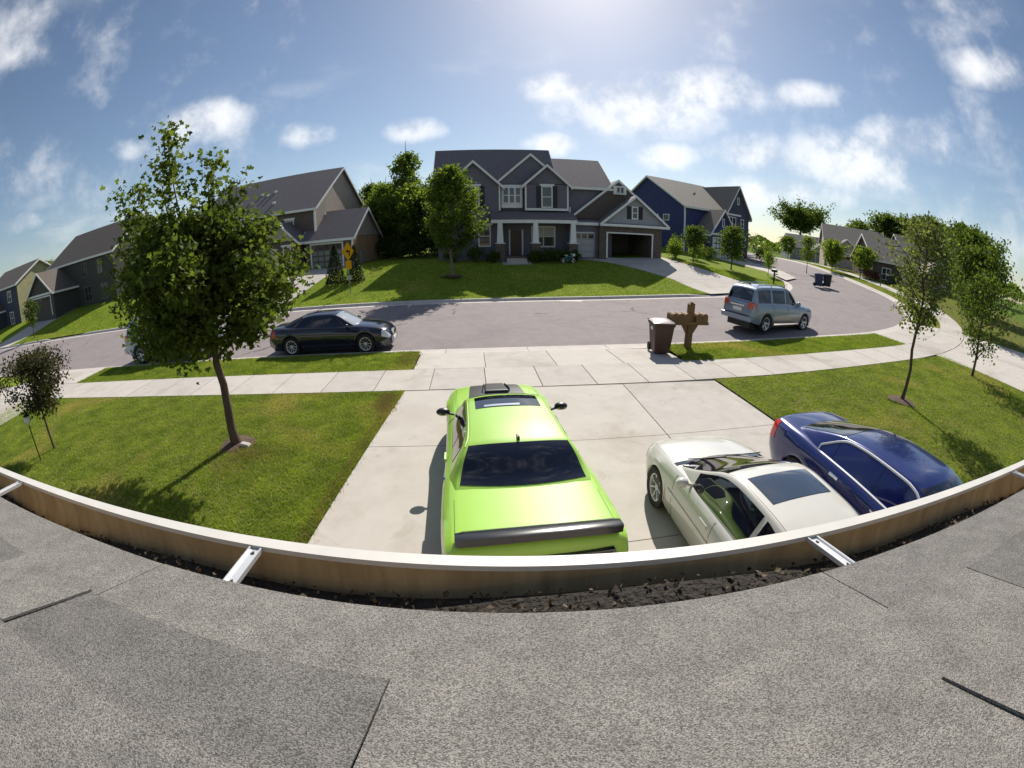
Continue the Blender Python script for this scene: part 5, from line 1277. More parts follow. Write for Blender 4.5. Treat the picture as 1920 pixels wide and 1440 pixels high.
    sc = MB().hexa([(-.24, 1.55, .975), (.24, 1.55, .975), (.20, 2.25, .90), (-.20, 2.25, .90), (-.22, 1.62, 1.045), (.22, 1.62, 1.045), (.18, 2.2, .955), (-.18, 2.2, .955)]).build('hood_scoop', M_MATTE, bd, bevel=.02)
    for sd in (-1, 1): MB().hexa([(sd * .245, 1.66, .97), (sd * .265, 1.66, .97), (sd * .225, 2.2, .90), (sd * .205, 2.2, .90), (sd * .245, 1.70, 1.05), (sd * .262, 1.70, 1.05), (sd * .215, 2.16, .97), (sd * .20, 2.16, .97)]).build('scoop_rib', M_CHROME, bd)
    # spoiler
    sp_ = MB(); S = [(-.835, -.01), (-.76, 0), (-.4, .02), (0, .03), (.4, .02), (.76, 0), (.835, -.01)]
    P = []
    for x, dz in S:
        e = 1 if abs(x) < .79 else .8
        z = 1.115 + dz; y = -2.36 - .02 * (1 - (x / .9) ** 2)
        P.append([(x, y + .12 * e, z + .005), (x, y + .06, z + .045), (x, y - .05 * e, z + .062), (x, y - .075 * e, z + .055), (x, y - .078 * e, z - .03), (x, y - .03, z - .05), (x, y + .10, z - .03), (x, y + .12 * e, z + .005)])
    sp_.grid(P); n = 8; k = len(sp_.v); sp_.f.append(tuple(range(0, n - 1))); sp_.f.append(tuple(range(k - n, k - 1))[::-1])
    sp_.build('rear_spoiler', mat('gloss_black_trim', (0.02, 0.02, 0.022), 0.22, coat=.4), bd, smooth=35)
    MB().prism([(-.78, .74), (.78, .74), (.80, .80), (.74, .94), (-.74, .94), (-.80, .80)], 'y', -2.515, -2.47).build('tail_panel', M_TINT, bd)
    for sd in (-1, 1): MB().box(min(sd * .32, sd * .72), max(sd * .32, sd * .72), -2.525, -2.51, .79, .90).build('tail_light', M_TAIL, bd)
    MB().box(-.26, .26, -2.53, -2.5, .50, .64).build('licence_plate', M_WHITE, bd)
    # shark fin and whip antenna
    an = MB().prism([(-.98, 1.36), (-.80, 1.40), (-.90, 1.445), (-.96, 1.44)], 'x', -.014, .014); an.tube([(0, -.92, 1.43), (0, -1.0, 1.47)], .006, 5); an.build('roof_antenna', M_DARK, cb)
    c.mirror(.68, 1.075, M_MATTE, w=.21, stalk=.06, h=.066, glassm=mat('mirror_glass', (.42, .47, .20), .3))
    c.wheels(5)
    c.root.scale = (1.02, 1.09, 1)
coupe()

# --- pearl white sedan with sunroof
def sedan_white():
    c = Car('white_sedan', (3.50, 3.62, 0.012), R(-.6), M_PEARL,
        zt=[(-2.30, .70), (-2.26, .90), (-2.15, .98), (-1.5, 1.0), (-1.0, .99), (.8, .985), (1.1, .95), (1.7, .90), (2.05, .83), (2.22, .74), (2.30, .60)],
        zs=[(-2.30, .64), (-2.15, .92), (-1.5, .945), (.8, .925), (1.7, .835), (2.05, .76), (2.22, .66), (2.30, .52)],
        ws=[(-2.30, .66), (-2.1, .76), (-1.4, .80), (.8, .80), (1.7, .76), (2.1, .68), (2.24, .58), (2.30, .48)],
        wm=[(-2.30, .72), (-2.15, .82), (-1.6, .87), (0, .875), (1.4, .875), (1.9, .83), (2.15, .74), (2.26, .64), (2.30, .54)],
        zm=[(-2.3, .55), (-1.4, .68), (1.4, .66), (2.3, .46)], wb=[(-2.30, .66), (-1.9, .80), (1.9, .80), (2.3, .50)], zb=[(-2.3, .36), (-2.1, .24), (-1.5, .19), (1.6, .18), (2.1, .21), (2.3, .28)],
        axles=(-1.20, 1.46), rw=.325, gh=[(-1.98, .985), (-1.65, 1.20), (-1.38, 1.35), (-.9, 1.42), (-.3, 1.435), (-.05, 1.415), (.14, 1.37), (.5, 1.22), (1.22, .935)],
        belt=[(-1.98, .955), (-.5, .935), (1.22, .895)], wbelt=[(-1.98, .70), (-1.2, .79), (.4, .80), (1.22, .76)], wroof=[(-1.98, .62), (-1.2, .57), (0, .585), (.4, .64), (1.22, .72)], crown=.04)
    tag(c.root, 'pearl white sedan with sunroof nosed out on the driveway beside the green coupe', 'car')
    bd = c.body(); cb = c.greenhouse()
    c.patch('windshield', c.gpt, .12, 1.20, -.96, .96, M_TINT, off=.005); c.patch('rear_window', c.gpt, -1.92, -1.42, -.92, .92, M_TINT, off=.005)
    gl = glass_mat('clear_tint', (.30, .36, .30), .10)
    inner = MB(); 
    for sd in (-1, 1):
        c.patch('front_side_window', c.gpt, -.78, .62, 1.10, 1.90, M_TINT, off=.005, side=sd, nv=6); c.patch('rear_side_window', c.gpt, -1.45, -.86, lambda y: 1.12 + .2 * max(0, (-.9 - y)), 1.92, M_TINT, off=.005, side=sd, nv=6)
        c.line('belt_trim', c.gpt, [(y, 1.985) for y in np.linspace(-1.5, .85, 16)], M_TRIM, .009, side=sd)
        for yy in (.86, -.25): c.line('door_seam', c.bpt, [(yy, k) for k in np.linspace(5.4, 10, 9)], M_DARK, .004, bd, sd)
        c.patch('door_handle', c.bpt, -.16, .04, 6.9, 7.3, M_PEARL, bd, off=.02, nu=4, nv=3, side=sd)
        c.patch('side_moulding', c.bpt, -1.0 + .2, 1.0, 8.2, 8.55, M_PEARL, bd, off=.012, nu=14, nv=2, side=sd)
        c.patch('hood_seam', c.bpt, 1.0, 2.1, 3.72, 3.78, M_DARK, bd, off=.002, nu=10, nv=1, side=sd, edge=False)
        c.patch('headlight', c.bpt, 2.08, 2.24, 4.2, 8.0, M_LAMP, bd, off=.006, nu=6, nv=5, side=sd)
        c.line('roof_seam', c.gpt, [(y, .96) for y in np.linspace(-1.3, .2, 16)], M_DARK, .003, side=sd)
    c.patch('sunroof', c.gpt, -.70, -.16, -.80, .80, mat('sunroof_glass', (0.03, 0.045, 0.075), 0.05, coat=.5), cb, off=.006)
    # dark cowl and wipers at the foot of the windshield
    c.patch('cowl', c.bpt, 1.06, 1.16, -3.8, 3.8, M_TINT, bd, off=.004, nu=4)
    for sd, x in ((1, -.55), (1, .08)):
        MB().tube([(x, 1.13, .975), (x + .25, 1.06, 1.0), (x + .55, .98, 1.04)], .008, 5).build('wiper', M_DARK, bd)
    c.mirror(.55, .985, M_PEARL, w=.17, stalk=.05, h=.065)
    c.wheels(7, style='thin')
sedan_white()

# --- navy sedan, tail to the street
def sedan_navy():
    c = Car('navy_sedan', (6.14, 3.40, 0.012), R(180 - 1.5), M_NAVY,
        zt=[(-2.42, .72), (-2.38, .95), (-2.28, 1.055), (-2.0, 1.075), (-1.5, 1.08), (-1, 1.03), (.8, 1.0), (1.2, .97), (1.9, .90), (2.2, .82), (2.36, .70), (2.42, .58)],
        zs=[(-2.42, .66), (-2.28, .98), (-1.6, 1.0), (.8, .94), (1.9, .83), (2.2, .74), (2.42, .50)],
        ws=[(-2.42, .62), (-2.25, .74), (-1.6, .80), (.8, .80), (1.8, .76), (2.2, .66), (2.42, .48)],
        wm=[(-2.42, .70), (-2.28, .82), (-1.9, .88), (-1.3, .905), (1.4, .90), (1.95, .85), (2.25, .74), (2.42, .54)],
        zm=[(-2.42, .6), (-1.4, .74), (1.4, .68), (2.42, .46)], wb=[(-2.42, .66), (-2.0, .82), (1.9, .82), (2.42, .5)], zb=[(-2.42, .38), (-2.2, .24), (-1.5, .19), (1.7, .18), (2.2, .21), (2.42, .28)],
        axles=(-1.37, 1.42), rw=.33, gh=[(-1.86, 1.06), (-1.25, 1.25), (-.65, 1.39), (0, 1.445), (.7, 1.44), (1.0, 1.38), (1.35, 1.2), (1.75, .94)],
        belt=[(-1.86, 1.03), (-1.2, .985), (0, .945), (1.75, .86)], wbelt=[(-1.86, .70), (-1.2, .79), (.4, .81), (1.75, .74)], wroof=[(-1.86, .62), (-.8, .575), (0, .585), (.9, .60), (1.75, .70)], crown=.045)
    tag(c.root, 'dark navy sedan with chrome window trim parked nose in beside the white sedan', 'car')
    bd = c.body(); cb = c.greenhouse()
    c.patch('rear_window', c.gpt, -1.78, -.74, -.93, .93, M_TINT, off=.005); c.patch('windshield', c.gpt, .96, 1.70, -.95, .95, M_TINT, off=.005)
    gb = mat('blue_tinted_glass', (0.010, 0.016, 0.115), .04, coat=.5)
    for sd in (-1, 1):
        top = lambda y: 1.12 + .45 * max(0, (-.55 - y) / .5) ** 1.6 + .2 * max(0, (y - 1.0) / .4)
        c.patch('rear_side_window', c.gpt, -.68, .24, top, 1.88, gb, off=.005, side=sd, nv=6); c.patch('front_side_window', c.gpt, .34, 1.28, top, 1.88, gb, off=.005, side=sd, nv=6); c.patch('quarter_window', c.gpt, -1.02, -.73, top, 1.88, gb, off=.005, side=sd, nv=6, nu=8)
        pts = [(y, top(y) - .05) for y in np.linspace(-1.12, 1.36, 26)] + [(1.36, 1.92)] + [(y, 1.92) for y in np.linspace(1.36, -1.12, 22)] + [(-1.12, top(-1.12) - .05)]
        c.line('window_trim', c.gpt, pts, M_TRIM, .021, side=sd)
        c.patch('tail_light', c.bpt, -2.36, -2.12, 4.6, 7.8, M_TAIL, bd, off=.008, nu=6, nv=5, side=sd)
        for yy in (1.2, .29): c.line('door_seam', c.bpt, [(yy, k) for k in np.linspace(5.4, 10, 9)], M_DARK, .004, bd, sd)
        c.patch('door_handle', c.bpt, -.56, -.36, 6.7, 7.1, M_CHROME, bd, off=.02, nu=4, nv=3, side=sd); c.patch('door_handle', c.bpt, .42, .62, 6.7, 7.1, M_CHROME, bd, off=.02, nu=4, nv=3, side=sd)
        c.patch('trunk_seam', c.bpt, -2.3, -1.9, 3.5, 3.56, M_DARK, bd, off=.002, nu=10, nv=1, side=sd, edge=False)
        c.patch('headlight', c.bpt, 2.15, 2.34, 4.4, 7.8, M_LAMP, bd, off=.006, nu=6, nv=5, side=sd)
    MB().box(-.26, .26, -2.44, -2.41, .66, .80).build('licence_plate', M_WHITE, bd)
    c.mirror(1.3, .98, M_NAVY, w=.19, stalk=.06)
    c.wheels(5)
    c.root.scale = (1.05, 1.03, 1.0)
sedan_navy()

# --- black sedan at the kerb
def sedan_black():
    c = Car('black_sedan', (-5.45, 15.85, float(zg(-5.5, 15.6)) - CURB_H + .012), R(-90), M_BLKP,
        zt=[(-2.46, .70), (-2.42, .92), (-2.3, 1.01), (-1.9, 1.04), (-1.3, 1.03), (.8, 1.0), (1.2, .975), (1.9, .90), (2.25, .80), (2.40, .68), (2.46, .56)],
        zs=[(-2.46, .64), (-2.3, .94), (-1.6, .96), (.8, .935), (1.9, .83), (2.25, .73), (2.46, .48)],
        ws=[(-2.46, .64), (-2.25, .77), (-1.6, .82), (.8, .81), (1.8, .78), (2.25, .68), (2.46, .50)],
        wm=[(-2.46, .72), (-2.3, .84), (-1.9, .90), (-1.3, .93), (1.5, .925), (2.0, .87), (2.3, .76), (2.46, .56)],
        zm=[(-2.46, .58), (-1.4, .72), (1.4, .68), (2.46, .44)], wb=[(-2.46, .68), (-2.0, .84), (1.9, .84), (2.46, .52)], zb=[(-2.46, .36), (-2.2, .23), (-1.5, .18), (1.7, .17), (2.2, .20), (2.46, .26)],
        axles=(-1.46, 1.50), rw=.345, gh=[(-1.95, 1.02), (-1.4, 1.22), (-.95, 1.35), (-.4, 1.41), (.1, 1.41), (.45, 1.35), (.8, 1.19), (1.25, .97)],
        belt=[(-1.95, .99), (-1.2, .955), (0, .93), (1.25, .905)], wbelt=[(-1.95, .70), (-1.2, .80), (.4, .82), (1.25, .77)], wroof=[(-1.95, .60), (-1, .56), (0, .575), (.5, .61), (1.25, .70)], crown=.05)
    tag(c.root, 'black four door sedan parked along the near kerb beside the maple', 'car')
    bd = c.body(); c.greenhouse()
    c.patch('rear_window', c.gpt, -1.86, -1.0, -.93, .93, M_TINT, off=.005)
    c.patch('windshield', c.gpt, .42, 1.20, -.95, .95, mat('windshield_glass', (0.33, 0.36, 0.40), .05, coat=.8), off=.005)
    for sd in (-1, 1):
        top = lambda y: 1.10 + .35 * max(0, (-.95 - y) / .45) ** 1.5 + .2 * max(0, (y - .55) / .4)
        for nm, a, b_ in (('rear_side_window', -.94, -.12), ('front_side_window', -.04, .90), ('quarter_window', -1.32, -.98)): c.patch(nm, c.gpt, a, b_, top, 1.92, M_TINT, off=.005, side=sd, nv=6)
        for yy in (.95, -.08): c.line('door_seam', c.bpt, [(yy, k) for k in np.linspace(5.4, 10, 9)], M_DARK, .004, bd, sd)
        for yy in (-.86, .08): c.patch('door_handle', c.bpt, yy, yy + .2, 6.9, 7.25, M_BLKP, bd, off=.02, nu=4, nv=3, side=sd)
        c.patch('tail_light', c.bpt, -2.40, -2.1, 5.2, 7.6, M_TAIL, bd, off=.008, nu=6, nv=5, side=sd); c.patch('headlight', c.bpt, 2.12, 2.40, 4.6, 7.6, M_LAMP, bd, off=.008, nu=6, nv=5, side=sd)
        MB().prism([(sd * .05, .52), (sd * .28, .54), (sd * .26, .70), (sd * .06, .71)], 'y', 2.40, 2.475).build('grille', M_CHROME, bd)
        MB().prism([(sd * .075, .54), (sd * .26, .56), (sd * .24, .68), (sd * .08, .69)], 'y', 2.47, 2.482).build('grille_insert', M_DARK, bd)
    MB().box(-.25, .25, 2.44, 2.475, .33, .44).build('licence_plate', M_WHITE, bd)
    MB().prism([(-.75, .97), (-.6, 1.41), (-.5, 1.46)], 'x', -.012, .012).build('roof_fin', M_BLKP, bd)
    c.mirror(.86, .985, M_BLKP, w=.19, stalk=.06); c.wheels(10, style='thin')
    c.root.scale = (1, 1, 1.09)
sedan_black()

# --- silver SUV by the mailboxes
def suv(label, loc, rz):
    c = Car('silver_suv', loc, rz, M_SILV,
        zt=[(-2.58, .78), (-2.55, 1.10), (-2.50, 1.24), (-2.3, 1.26), (.8, 1.20), (1.15, 1.18), (1.9, 1.12), (2.3, 1.04), (2.5, .90), (2.58, .74)],
        zs=[(-2.58, .70), (-2.52, 1.16), (-2.3, 1.20), (.8, 1.14), (1.9, 1.04), (2.3, .95), (2.5, .80), (2.58, .64)],
        ws=[(-2.58, .80), (-2.5, .86), (-2.2, .88), (.8, .88), (1.9, .84), (2.3, .76), (2.5, .66), (2.58, .58)],
        wm=[(-2.58, .88), (-2.48, .95), (-2.0, 1.0), (1.6, 1.0), (2.1, .95), (2.4, .84), (2.58, .66)],
        zm=[(-2.58, .70), (-1.5, .90), (1.5, .86), (2.58, .6)], wb=[(-2.58, .86), (-2.2, .95), (2, .95), (2.58, .62)], zb=[(-2.58, .50), (-2.3, .40), (-1.6, .32), (1.7, .30), (2.3, .36), (2.58, .42)],
        axles=(-1.55, 1.55), rw=.395, gh=[(-2.50, 1.25), (-2.42, 1.50), (-2.30, 1.76), (-2.15, 1.86), (-1.2, 1.91), (-.2, 1.91), (.25, 1.87), (.6, 1.70), (1.20, 1.20)],
        belt=[(-2.5, 1.20), (0, 1.16), (1.20, 1.12)], wbelt=[(-2.50, .86), (-1.5, .90), (.5, .89), (1.2, .84)], wroof=[(-2.50, .80), (-2.2, .70), (-1, .70), (.3, .69), (1.2, .78)], crown=.05, tw=.255, bow=(.2, .03))
    tag(c.root, label, 'car', 'silver SUVs parked on the street')
    bd = c.body(); cb = c.greenhouse()
    c.patch('rear_window', c.gpt, -2.485, -2.30, -.92, .92, M_TINT, off=.006)
    c.patch('windshield', c.gpt, .36, 1.15, -.95, .95, M_TINT, off=.006)
    for sd in (-1, 1):
        for nm, a, b_ in (('rear_quarter_window', -2.14, -1.22), ('rear_side_window', -1.08, -.12), ('front_side_window', 0.0, .86)): c.patch(nm, c.gpt, a, b_, lambda y: 1.14 + .25 * max(0, (y - .45) / .4), 1.90, M_TINT, off=.006, side=sd, nv=6)
        for yy in (.98, -.06, -1.14): c.line('door_seam', c.bpt, [(yy, k) for k in np.linspace(5.4, 10, 9)], M_DARK, .005, bd, sd)
        for yy in (-1.05, .04): c.patch('door_handle', c.bpt, yy, yy + .22, 6.9, 7.3, M_SILV, bd, off=.022, nu=4, nv=3, side=sd)
        c.patch('lower_cladding', c.bpt, -1.05, 1.05, 8.7, 10.0, M_LOWER, bd, off=.012, nu=12, nv=3, side=sd)
        MB().hexa([(sd * .62, -2.60, .98), (sd * .90, -2.56, .98), (sd * .97, -2.34, .98), (sd * .62, -2.50, .98), (sd * .64, -2.58, 1.24), (sd * .88, -2.52, 1.24), (sd * .935, -2.3, 1.24), (sd * .64, -2.48, 1.24)]).build('tail_light', mat('suv_lamp', (.55, .07, .02), .15, coat=.5), bd, bevel=.015)
        c.patch('headlight', c.bpt, 2.2, 2.5, 4.8, 7.6, M_LAMP, bd, off=.008, nu=6, nv=5, side=sd)
        r = MB(); r.tube([(sd * .60, -2.0, 1.875), (sd * .60, -1.95, 1.945), (sd * .60, .0, 1.955), (sd * .60, .08, 1.88)], .02, 6); r.tube([(sd * .60, -1.0, 1.87), (sd * .60, -1.0, 1.95)], .02, 6); r.build('roof_rail', M_SILV, cb, smooth=50)
        MB().box(min(sd * .72, sd * 1.0), max(sd * .72, sd * 1.0), -1.0, 1.0, .34, .40).build('running_board', M_CHROME, bd)
    MB().hexa([(-.92, -2.68, .46), (.92, -2.68, .46), (.95, -2.4, .46), (-.95, -2.4, .46), (-.92, -2.70, .68), (.92, -2.70, .68), (.97, -2.4, .68), (-.97, -2.4, .68)]).build('rear_bumper', M_SILV, bd, bevel=.03)
    MB().box(-.70, .70, -2.71, -2.56, .683, .70).build('bumper_step', M_DARK, bd)
    MB().box(-.27, .27, -2.60, -2.56, .82, .97).build('licence_plate', M_WHITE, bd)
    MB().box(-.42, .42, -2.60, -2.55, 1.03, 1.09).build('tailgate_trim', M_CHROME, bd)
    MB().tube([(0, -2.5, 1.34), (.28, -2.50, 1.33), (.42, -2.49, 1.36)], .012, 5).build('rear_wiper', M_DARK, cb)
    MB().prism([(-1.95, 1.90), (-1.75, 1.905), (-1.9, 1.97)], 'x', -.015, .015).build('roof_antenna', M_DARK, cb)
    c.mirror(.84, 1.22, M_SILV, w=.20, stalk=.05, h=.11); c.wheels(5)
    c.root.scale = (1.04, 1.0, 1.09)
suv('silver SUV parked on the street behind the mailbox post', (14.35, 17.05, float(zg(14.4, 16.8)) - CURB_H + .03), R(-79))
suv('silver SUV mostly hidden behind the maple at the left', (-13.6, 16.2, float(zg(-13.6, 16)) - CURB_H + .012), R(-90))

# ------------------------------------------------------------------ street things
M_BROWNBIN = mat('brown_bin_plastic', (0.066, 0.030, 0.020), 0.5, var=0.1, scale=6)
M_BROWNLID = mat('brown_bin_lid', (0.20, 0.165, 0.17), 0.42, var=0.1, scale=6)
M_BLUEBIN = mat('navy_bin_plastic', (0.016, 0.024, 0.075), 0.5, var=0.1)
M_BLKBIN = mat('black_bin_plastic', (0.014, 0.014, 0.018), 0.5, var=0.1)
M_CEDARW = mat('stained_cedar', (0.19, 0.105, 0.045), 0.75, var=0.25, scale=5, bump=.4, bscale=20, stretch=(1, 1, .3))
def wheelie_bin(name, label, loc, rz, m, lidm, sticker=False, group=None, s=1.0):
    t = empty(name, loc, rz); t.scale = (s, s, s); tag(t, label, 'trash bin', group)
    b = MB(); a0, b0, a1, b1, h = .235, .27, .31, .35, .94
    b.hexa([(-a0, -b0, .05), (a0, -b0, .05), (a0, b0, .05), (-a0, b0, .05), (-a1, -b1, h), (a1, -b1, h), (a1, b1, h), (-a1, b1, h)])
    b.hexa([(-a1 - .02, -b1 - .02, h - .09), (a1 + .02, -b1 - .02, h - .09), (a1 + .02, b1 + .02, h - .09), (-a1 - .02, b1 + .02, h - .09), (-a1 - .02, -b1 - .02, h + .003), (a1 + .02, -b1 - .02, h + .003), (a1 + .02, b1 + .02, h + .003), (-a1 - .02, b1 + .02, h + .003)])
    bo = b.build('body', m, t, bevel=.02)
    l = MB(); a, c = a1 + .035, b1 + .035
    P = []
    for i in range(7):
        y = -c + 2 * c * i / 6; P.append([(x, y, h + .02 + .065 * (1 - (x / a) ** 4) * (1 - (abs(y) / c) ** 4)) for x in np.linspace(-a, a, 9)])
    l.grid(P); l.hexa([(-a, -c, h + .004), (a, -c, h + .004), (a, c, h + .004), (-a, c, h + .004), (-a, -c, h + .02), (a, -c, h + .02), (a, c, h + .02), (-a, c, h + .02)])
    l.build('lid', lidm, t, smooth=30)
    MB().tube([(-.24, b1 + .07, h - .02), (.24, b1 + .07, h - .02)], .018, 8).build('handle', m, t)
    for sd in (-1, 1): MB().lathe([(.06, -.03), (.13, -.03), (.13, .03), (.06, .03)], 'x', 20, (sd * .25, b0 + .04, .13)).build('wheel', M_BLACK, t, smooth=40)
    if sticker: MB().box(-a1 + .012, -a1 + .022, -.1, .1, .70, .86).build('sticker', M_WHITE, bo)
    return t
wheelie_bin('trash_bin', 'brown wheeled trash bin standing at the street end of the driveway', (6.66, 13.85, -.04), R(-8), M_BROWNBIN, M_BROWNLID, True, s=1.2)
wheelie_bin('trash_bin', 'navy blue wheeled bin at the kerb of the far bend', (29.7, 28.9, Z(29.7, 28.9)), R(50), M_BLUEBIN, M_BLUEBIN, group='bins at the far kerb', s=1.15)
wheelie_bin('trash_bin', 'black wheeled bin beside the navy one at the far bend', (30.7, 28.7, Z(30.7, 28.7)), R(40), M_BLKBIN, M_BLKBIN, group='bins at the far kerb', s=1.15)
wheelie_bin('trash_bin', 'black wheeled bin on the grass before the bend house', (45.5, 31.8, Z(45.5, 31.8)), R(60), M_BLKBIN, M_BLKBIN, s=1.1)
wheelie_bin('trash_bin', 'dark bin far along the second driveway edge', (35.5, 43.5, Z(35.5, 43.5)), R(20), M_BLKBIN, M_BLKBIN, s=1.0)

def mailbox_stand():
    t = empty('mailbox_stand', (7.93, 14.06, 0.0), R(0)); tag(t, 'brown wooden post carrying a row of wooden mailboxes at the kerb', 'mailbox stand')
    MB().box(-.11, .11, -.11, .11, -.2, 1.70).build('post', M_CEDARW, t, bevel=.012)
    MB().hexa([(-.125, -.125, 1.703), (.125, -.125, 1.703), (.125, .125, 1.703), (-.125, .125, 1.703), (-.03, -.03, 1.79), (.03, -.03, 1.79), (.03, .03, 1.79), (-.03, .03, 1.79)]).build('post_cap', M_CEDARW, t)
    MB().box(-.88, .72, -.20, .20, .96, 1.082).build('cross_beam', M_CEDARW, t, bevel=.01)
    for sd in (-1, 1):
        MB().hexa([(sd * .09, -.05, .62), (sd * .15, -.05, .62), (sd * .15, .05, .62), (sd * .09, .05, .62), (sd * .09, -.05, .955), (sd * .36, -.05, .955), (sd * .36, .05, .955), (sd * .09, .05, .955)]).build('brace', M_CEDARW, t)
    for x in (-.745, -.49, -.235, .25, .52):
        b = MB(); w = .122
        b.prism([(x - w, 1.085), (x + w, 1.085), (x + w, 1.27)] + [(x + w * math.cos(a), 1.27 + w * 1.05 * math.sin(a)) for a in np.linspace(.3, math.pi - .3, 7)] + [(x - w, 1.27)], 'y', -.24, .24)
        o = b.build('mailbox', M_CEDARW, t)
        MB().box(x - .09, x + .09, .242, .252, 1.11, 1.33).build('mailbox_door', mat('mailbox_door_dark', (.10, .055, .03), .6), o)
mailbox_stand()

M_SIGNY = mat('sign_yellow', (0.88, 0.43, 0.010), 0.35)
def road_sign():
    t = empty('road_sign', (-8.34, 28.72, Z(-8.34, 28.72)), R(66)); tag(t, 'yellow diamond turn sign with a plate below on a thin metal post', 'road sign')
    MB().box(-.03, .03, -.02, .02, -.2, 3.5).build('post', mat('galvanised_post', (.32, .33, .33), .5, metal=.5), t)
    r = .66
    d = MB().prism([(0, 2.92 - r), (r, 2.92), (0, 2.92 + r), (-r, 2.92)], 'y', -.05, -.035).build('diamond_panel', M_SIGNY, t)
    k = r - .05; e = MB()
    for i in range(4):
        a = [(0, -k), (k, 0), (0, k), (-k, 0)]; p, q = a[i], a[(i + 1) % 4]; f = .965
        e.add([(p[0], -.053, 2.92 + p[1]), (q[0], -.053, 2.92 + q[1]), (q[0] * f, -.053, 2.92 + q[1] * f), (p[0] * f, -.053, 2.92 + p[1] * f)], [(0, 1, 2, 3)])
    e.build('border_line', M_DARK, d)
    w = MB(); w.prism([(.18, 2.60), (.18, 2.98), (-.04, 2.98), (-.04, 3.07), (-.25, 2.925), (-.04, 2.78), (-.04, 2.87), (.07, 2.87), (.07, 2.60)], 'y', -.058, -.052); w.build('turn_arrow', M_DARK, d)
    MB().box(-.30, .30, -.05, -.035, 1.72, 2.28).build('speed_plate', M_SIGNY, t)
    MB().box(-.22, .22, -.04, .0, .95, 1.25).build('post_tag', mat('grey_post_tag', (.45, .48, .45), .5), t)
road_sign()
def small_mailbox(label, x, y, rz, m):
    t = empty('roadside_mailbox', (x, y, Z(x, y)), rz); tag(t, label, 'mailbox')
    MB().box(-.05, .05, -.05, .05, -.1, 1.0).build('post', m, t)
    MB().prism([(-.11, 1.0), (.11, 1.0), (.11, 1.14)] + [(.11 * math.cos(a), 1.14 + .1 * math.sin(a)) for a in np.linspace(.3, 2.84, 6)] + [(-.11, 1.14)], 'y', -.26, .26).build('box', m, t)
    MB().box(-.05, .45, -.04, .04, .8, .88).build('arm', m, t)
small_mailbox('dark roadside mailbox on the right verge of the far bend', 42.4, 34.2, R(60), M_BLKBIN)
small_mailbox('dark roadside mailbox nearer the bend house', 41.9, 30.6, R(50), M_BLKBIN)
small_mailbox('dark mailbox on the grass strip right of the grey house driveway', 24.8, 29.6, R(10), M_BLKBIN)

# path lamp near the small purple tree
def solar_lamp():
    t = empty('garden_lamp', (-11.2, 6.0, 0)); tag(t, 'small white garden lamp beside the small purple tree', 'garden lamp')
    MB().tube([(0, 0, -.05), (0, 0, .95)], .018, 8).build('pole', M_DARK, t)
    MB().ball((0, 0, 1.08), (.10, .10, .12), 12, 8).build('globe', M_WHITE, t, smooth=60)
    MB().lathe([(.11, 0), (.02, .07)], 'z', 12, (0, 0, 1.19)).build('cap', M_DARK, t)
solar_lamp()
# mulch rings at tree feet
M_MULCH = mat('mulch', (0.085, 0.052, 0.034), .95, var=.5, scale=14, bump=1, bscale=25)
for lab, x, y, r in (('ring of brown mulch round the maple trunk', -5.22, 7.54, .42), ('ring of mulch round the slim right lawn tree', 12.59, 7.47, .5), ('ring of mulch round the pale trunked yard tree', -1.41, 31.9, .9)):
    P = [[(x + r * f * math.cos(a) * (1 + .12 * math.sin(3 * a + x)), y + r * f * math.sin(a) * (1 + .12 * math.sin(3 * a + x)), Z(x, y) + (.05 if r < .6 else .10) * (1 - f * f) + .012) for f in (0.02, .35, .7, 1.0)] for a in np.linspace(0, 2 * math.pi, 25)]
    tag(MB().grid(P).build('mulch_ring', M_MULCH, smooth=60), lab, 'mulch')
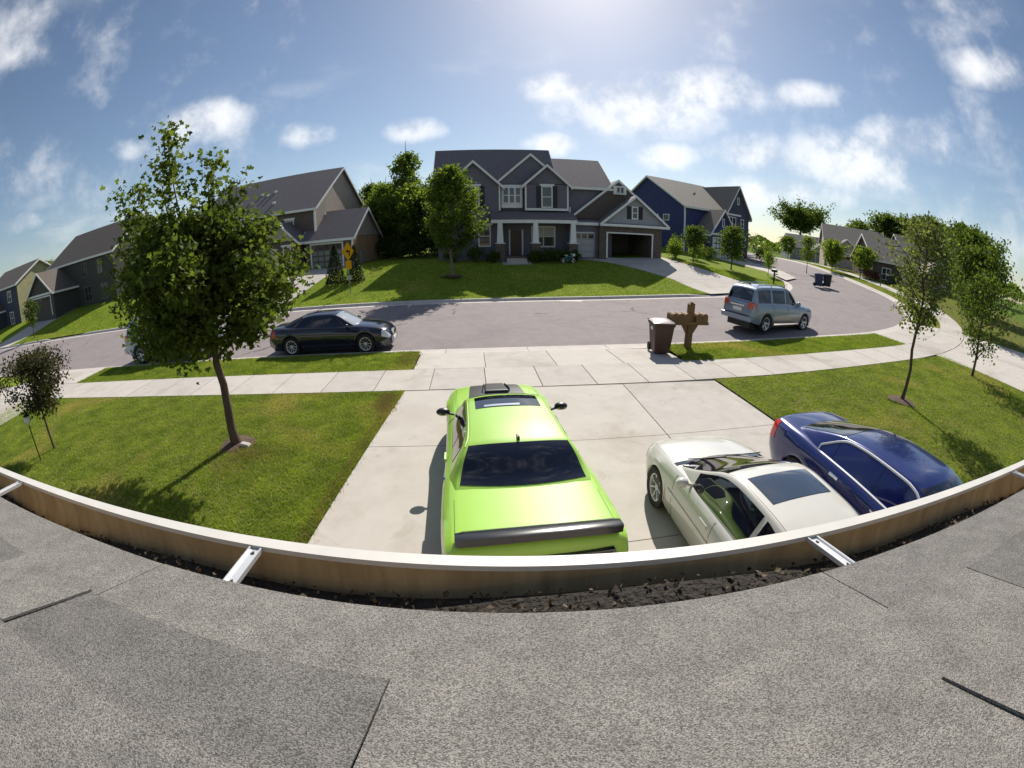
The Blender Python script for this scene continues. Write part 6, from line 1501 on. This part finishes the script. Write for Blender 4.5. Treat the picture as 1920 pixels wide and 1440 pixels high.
# maple tie stake / cut stump by the trunk
st = empty('splash_block', (-4.95, 7.42, 0)); tag(st, 'small pale block lying at the foot of the maple', 'block')
MB().hexa([(-.1, -.08, 0), (.14, -.08, 0), (.14, .08, 0), (-.1, .08, 0), (-.08, -.06, .09), (.10, -.06, .06), (.10, .06, .06), (-.08, .06, .09)]).build('block', M_CONC2, st, bevel=.012)

# bicycle left on the lawn edge by the porch shrubs
def bicycle():
    t = empty('bicycle', (8.0, 34.9, Z(8.0, 34.9)), R(12)); tag(t, 'small pale blue and white bicycle standing before the porch shrubs', 'bicycle')
    mb = mat('bike_blue', (.10, .32, .40), .4); mw = M_WHITE
    for sx in (-.45, .45):
        w = MB(); ring = [(sx + .26 * math.cos(a), 0, .28 + .26 * math.sin(a)) for a in np.linspace(0, 2 * math.pi, 19)]; w.tube(ring, .03, 6, cap=False)
        wo = w.build('wheel', M_BLACK, t, smooth=60); s_ = MB()
        for k in range(6): a = k * math.pi / 6; s_.tube([(sx + .25 * math.cos(a), 0, .28 + .25 * math.sin(a)), (sx - .25 * math.cos(a), 0, .28 - .25 * math.sin(a))], .006, 4)
        s_.build('spoke', M_CHROME, wo)
    f = MB()
    for p, q in (((-.45, 0, .28), (-.05, 0, .28)), ((-.05, 0, .28), (-.18, 0, .68)), ((-.18, 0, .66), (-.45, 0, .28)), ((-.05, 0, .28), (.34, 0, .64)), ((-.17, 0, .60), (.33, 0, .68)), ((.45, 0, .28), (.32, 0, .80))): f.tube([p, q], .025, 8)
    f.build('frame', mb, t, smooth=60)
    MB().hexa([(-.32, -.06, .70), (-.05, -.03, .72), (-.05, .03, .72), (-.32, .06, .70), (-.32, -.06, .75), (-.05, -.02, .76), (-.05, .02, .76), (-.32, .06, .75)]).build('saddle', mw, t)
    MB().tube([(.26, -.25, .86), (.32, -.1, .82), (.32, .1, .82), (.26, .25, .86)], .018, 8).build('handlebar', mw, t)
    MB().box(.38, .56, -.12, .12, .66, .86).build('basket', mw, t)
bicycle()
# storm drain at the far kerb
MB().box(5.2, 6.6, 24.72, 25.0, float(zg(5.9, 24.8)) - CURB_H - .02, float(zg(5.9, 24.8)) - CURB_H + .022).build('storm_drain', M_DARK)
tag(bpy.data.objects['storm_drain'], 'dark storm drain grate at the far kerb before the grey house', 'storm drain')
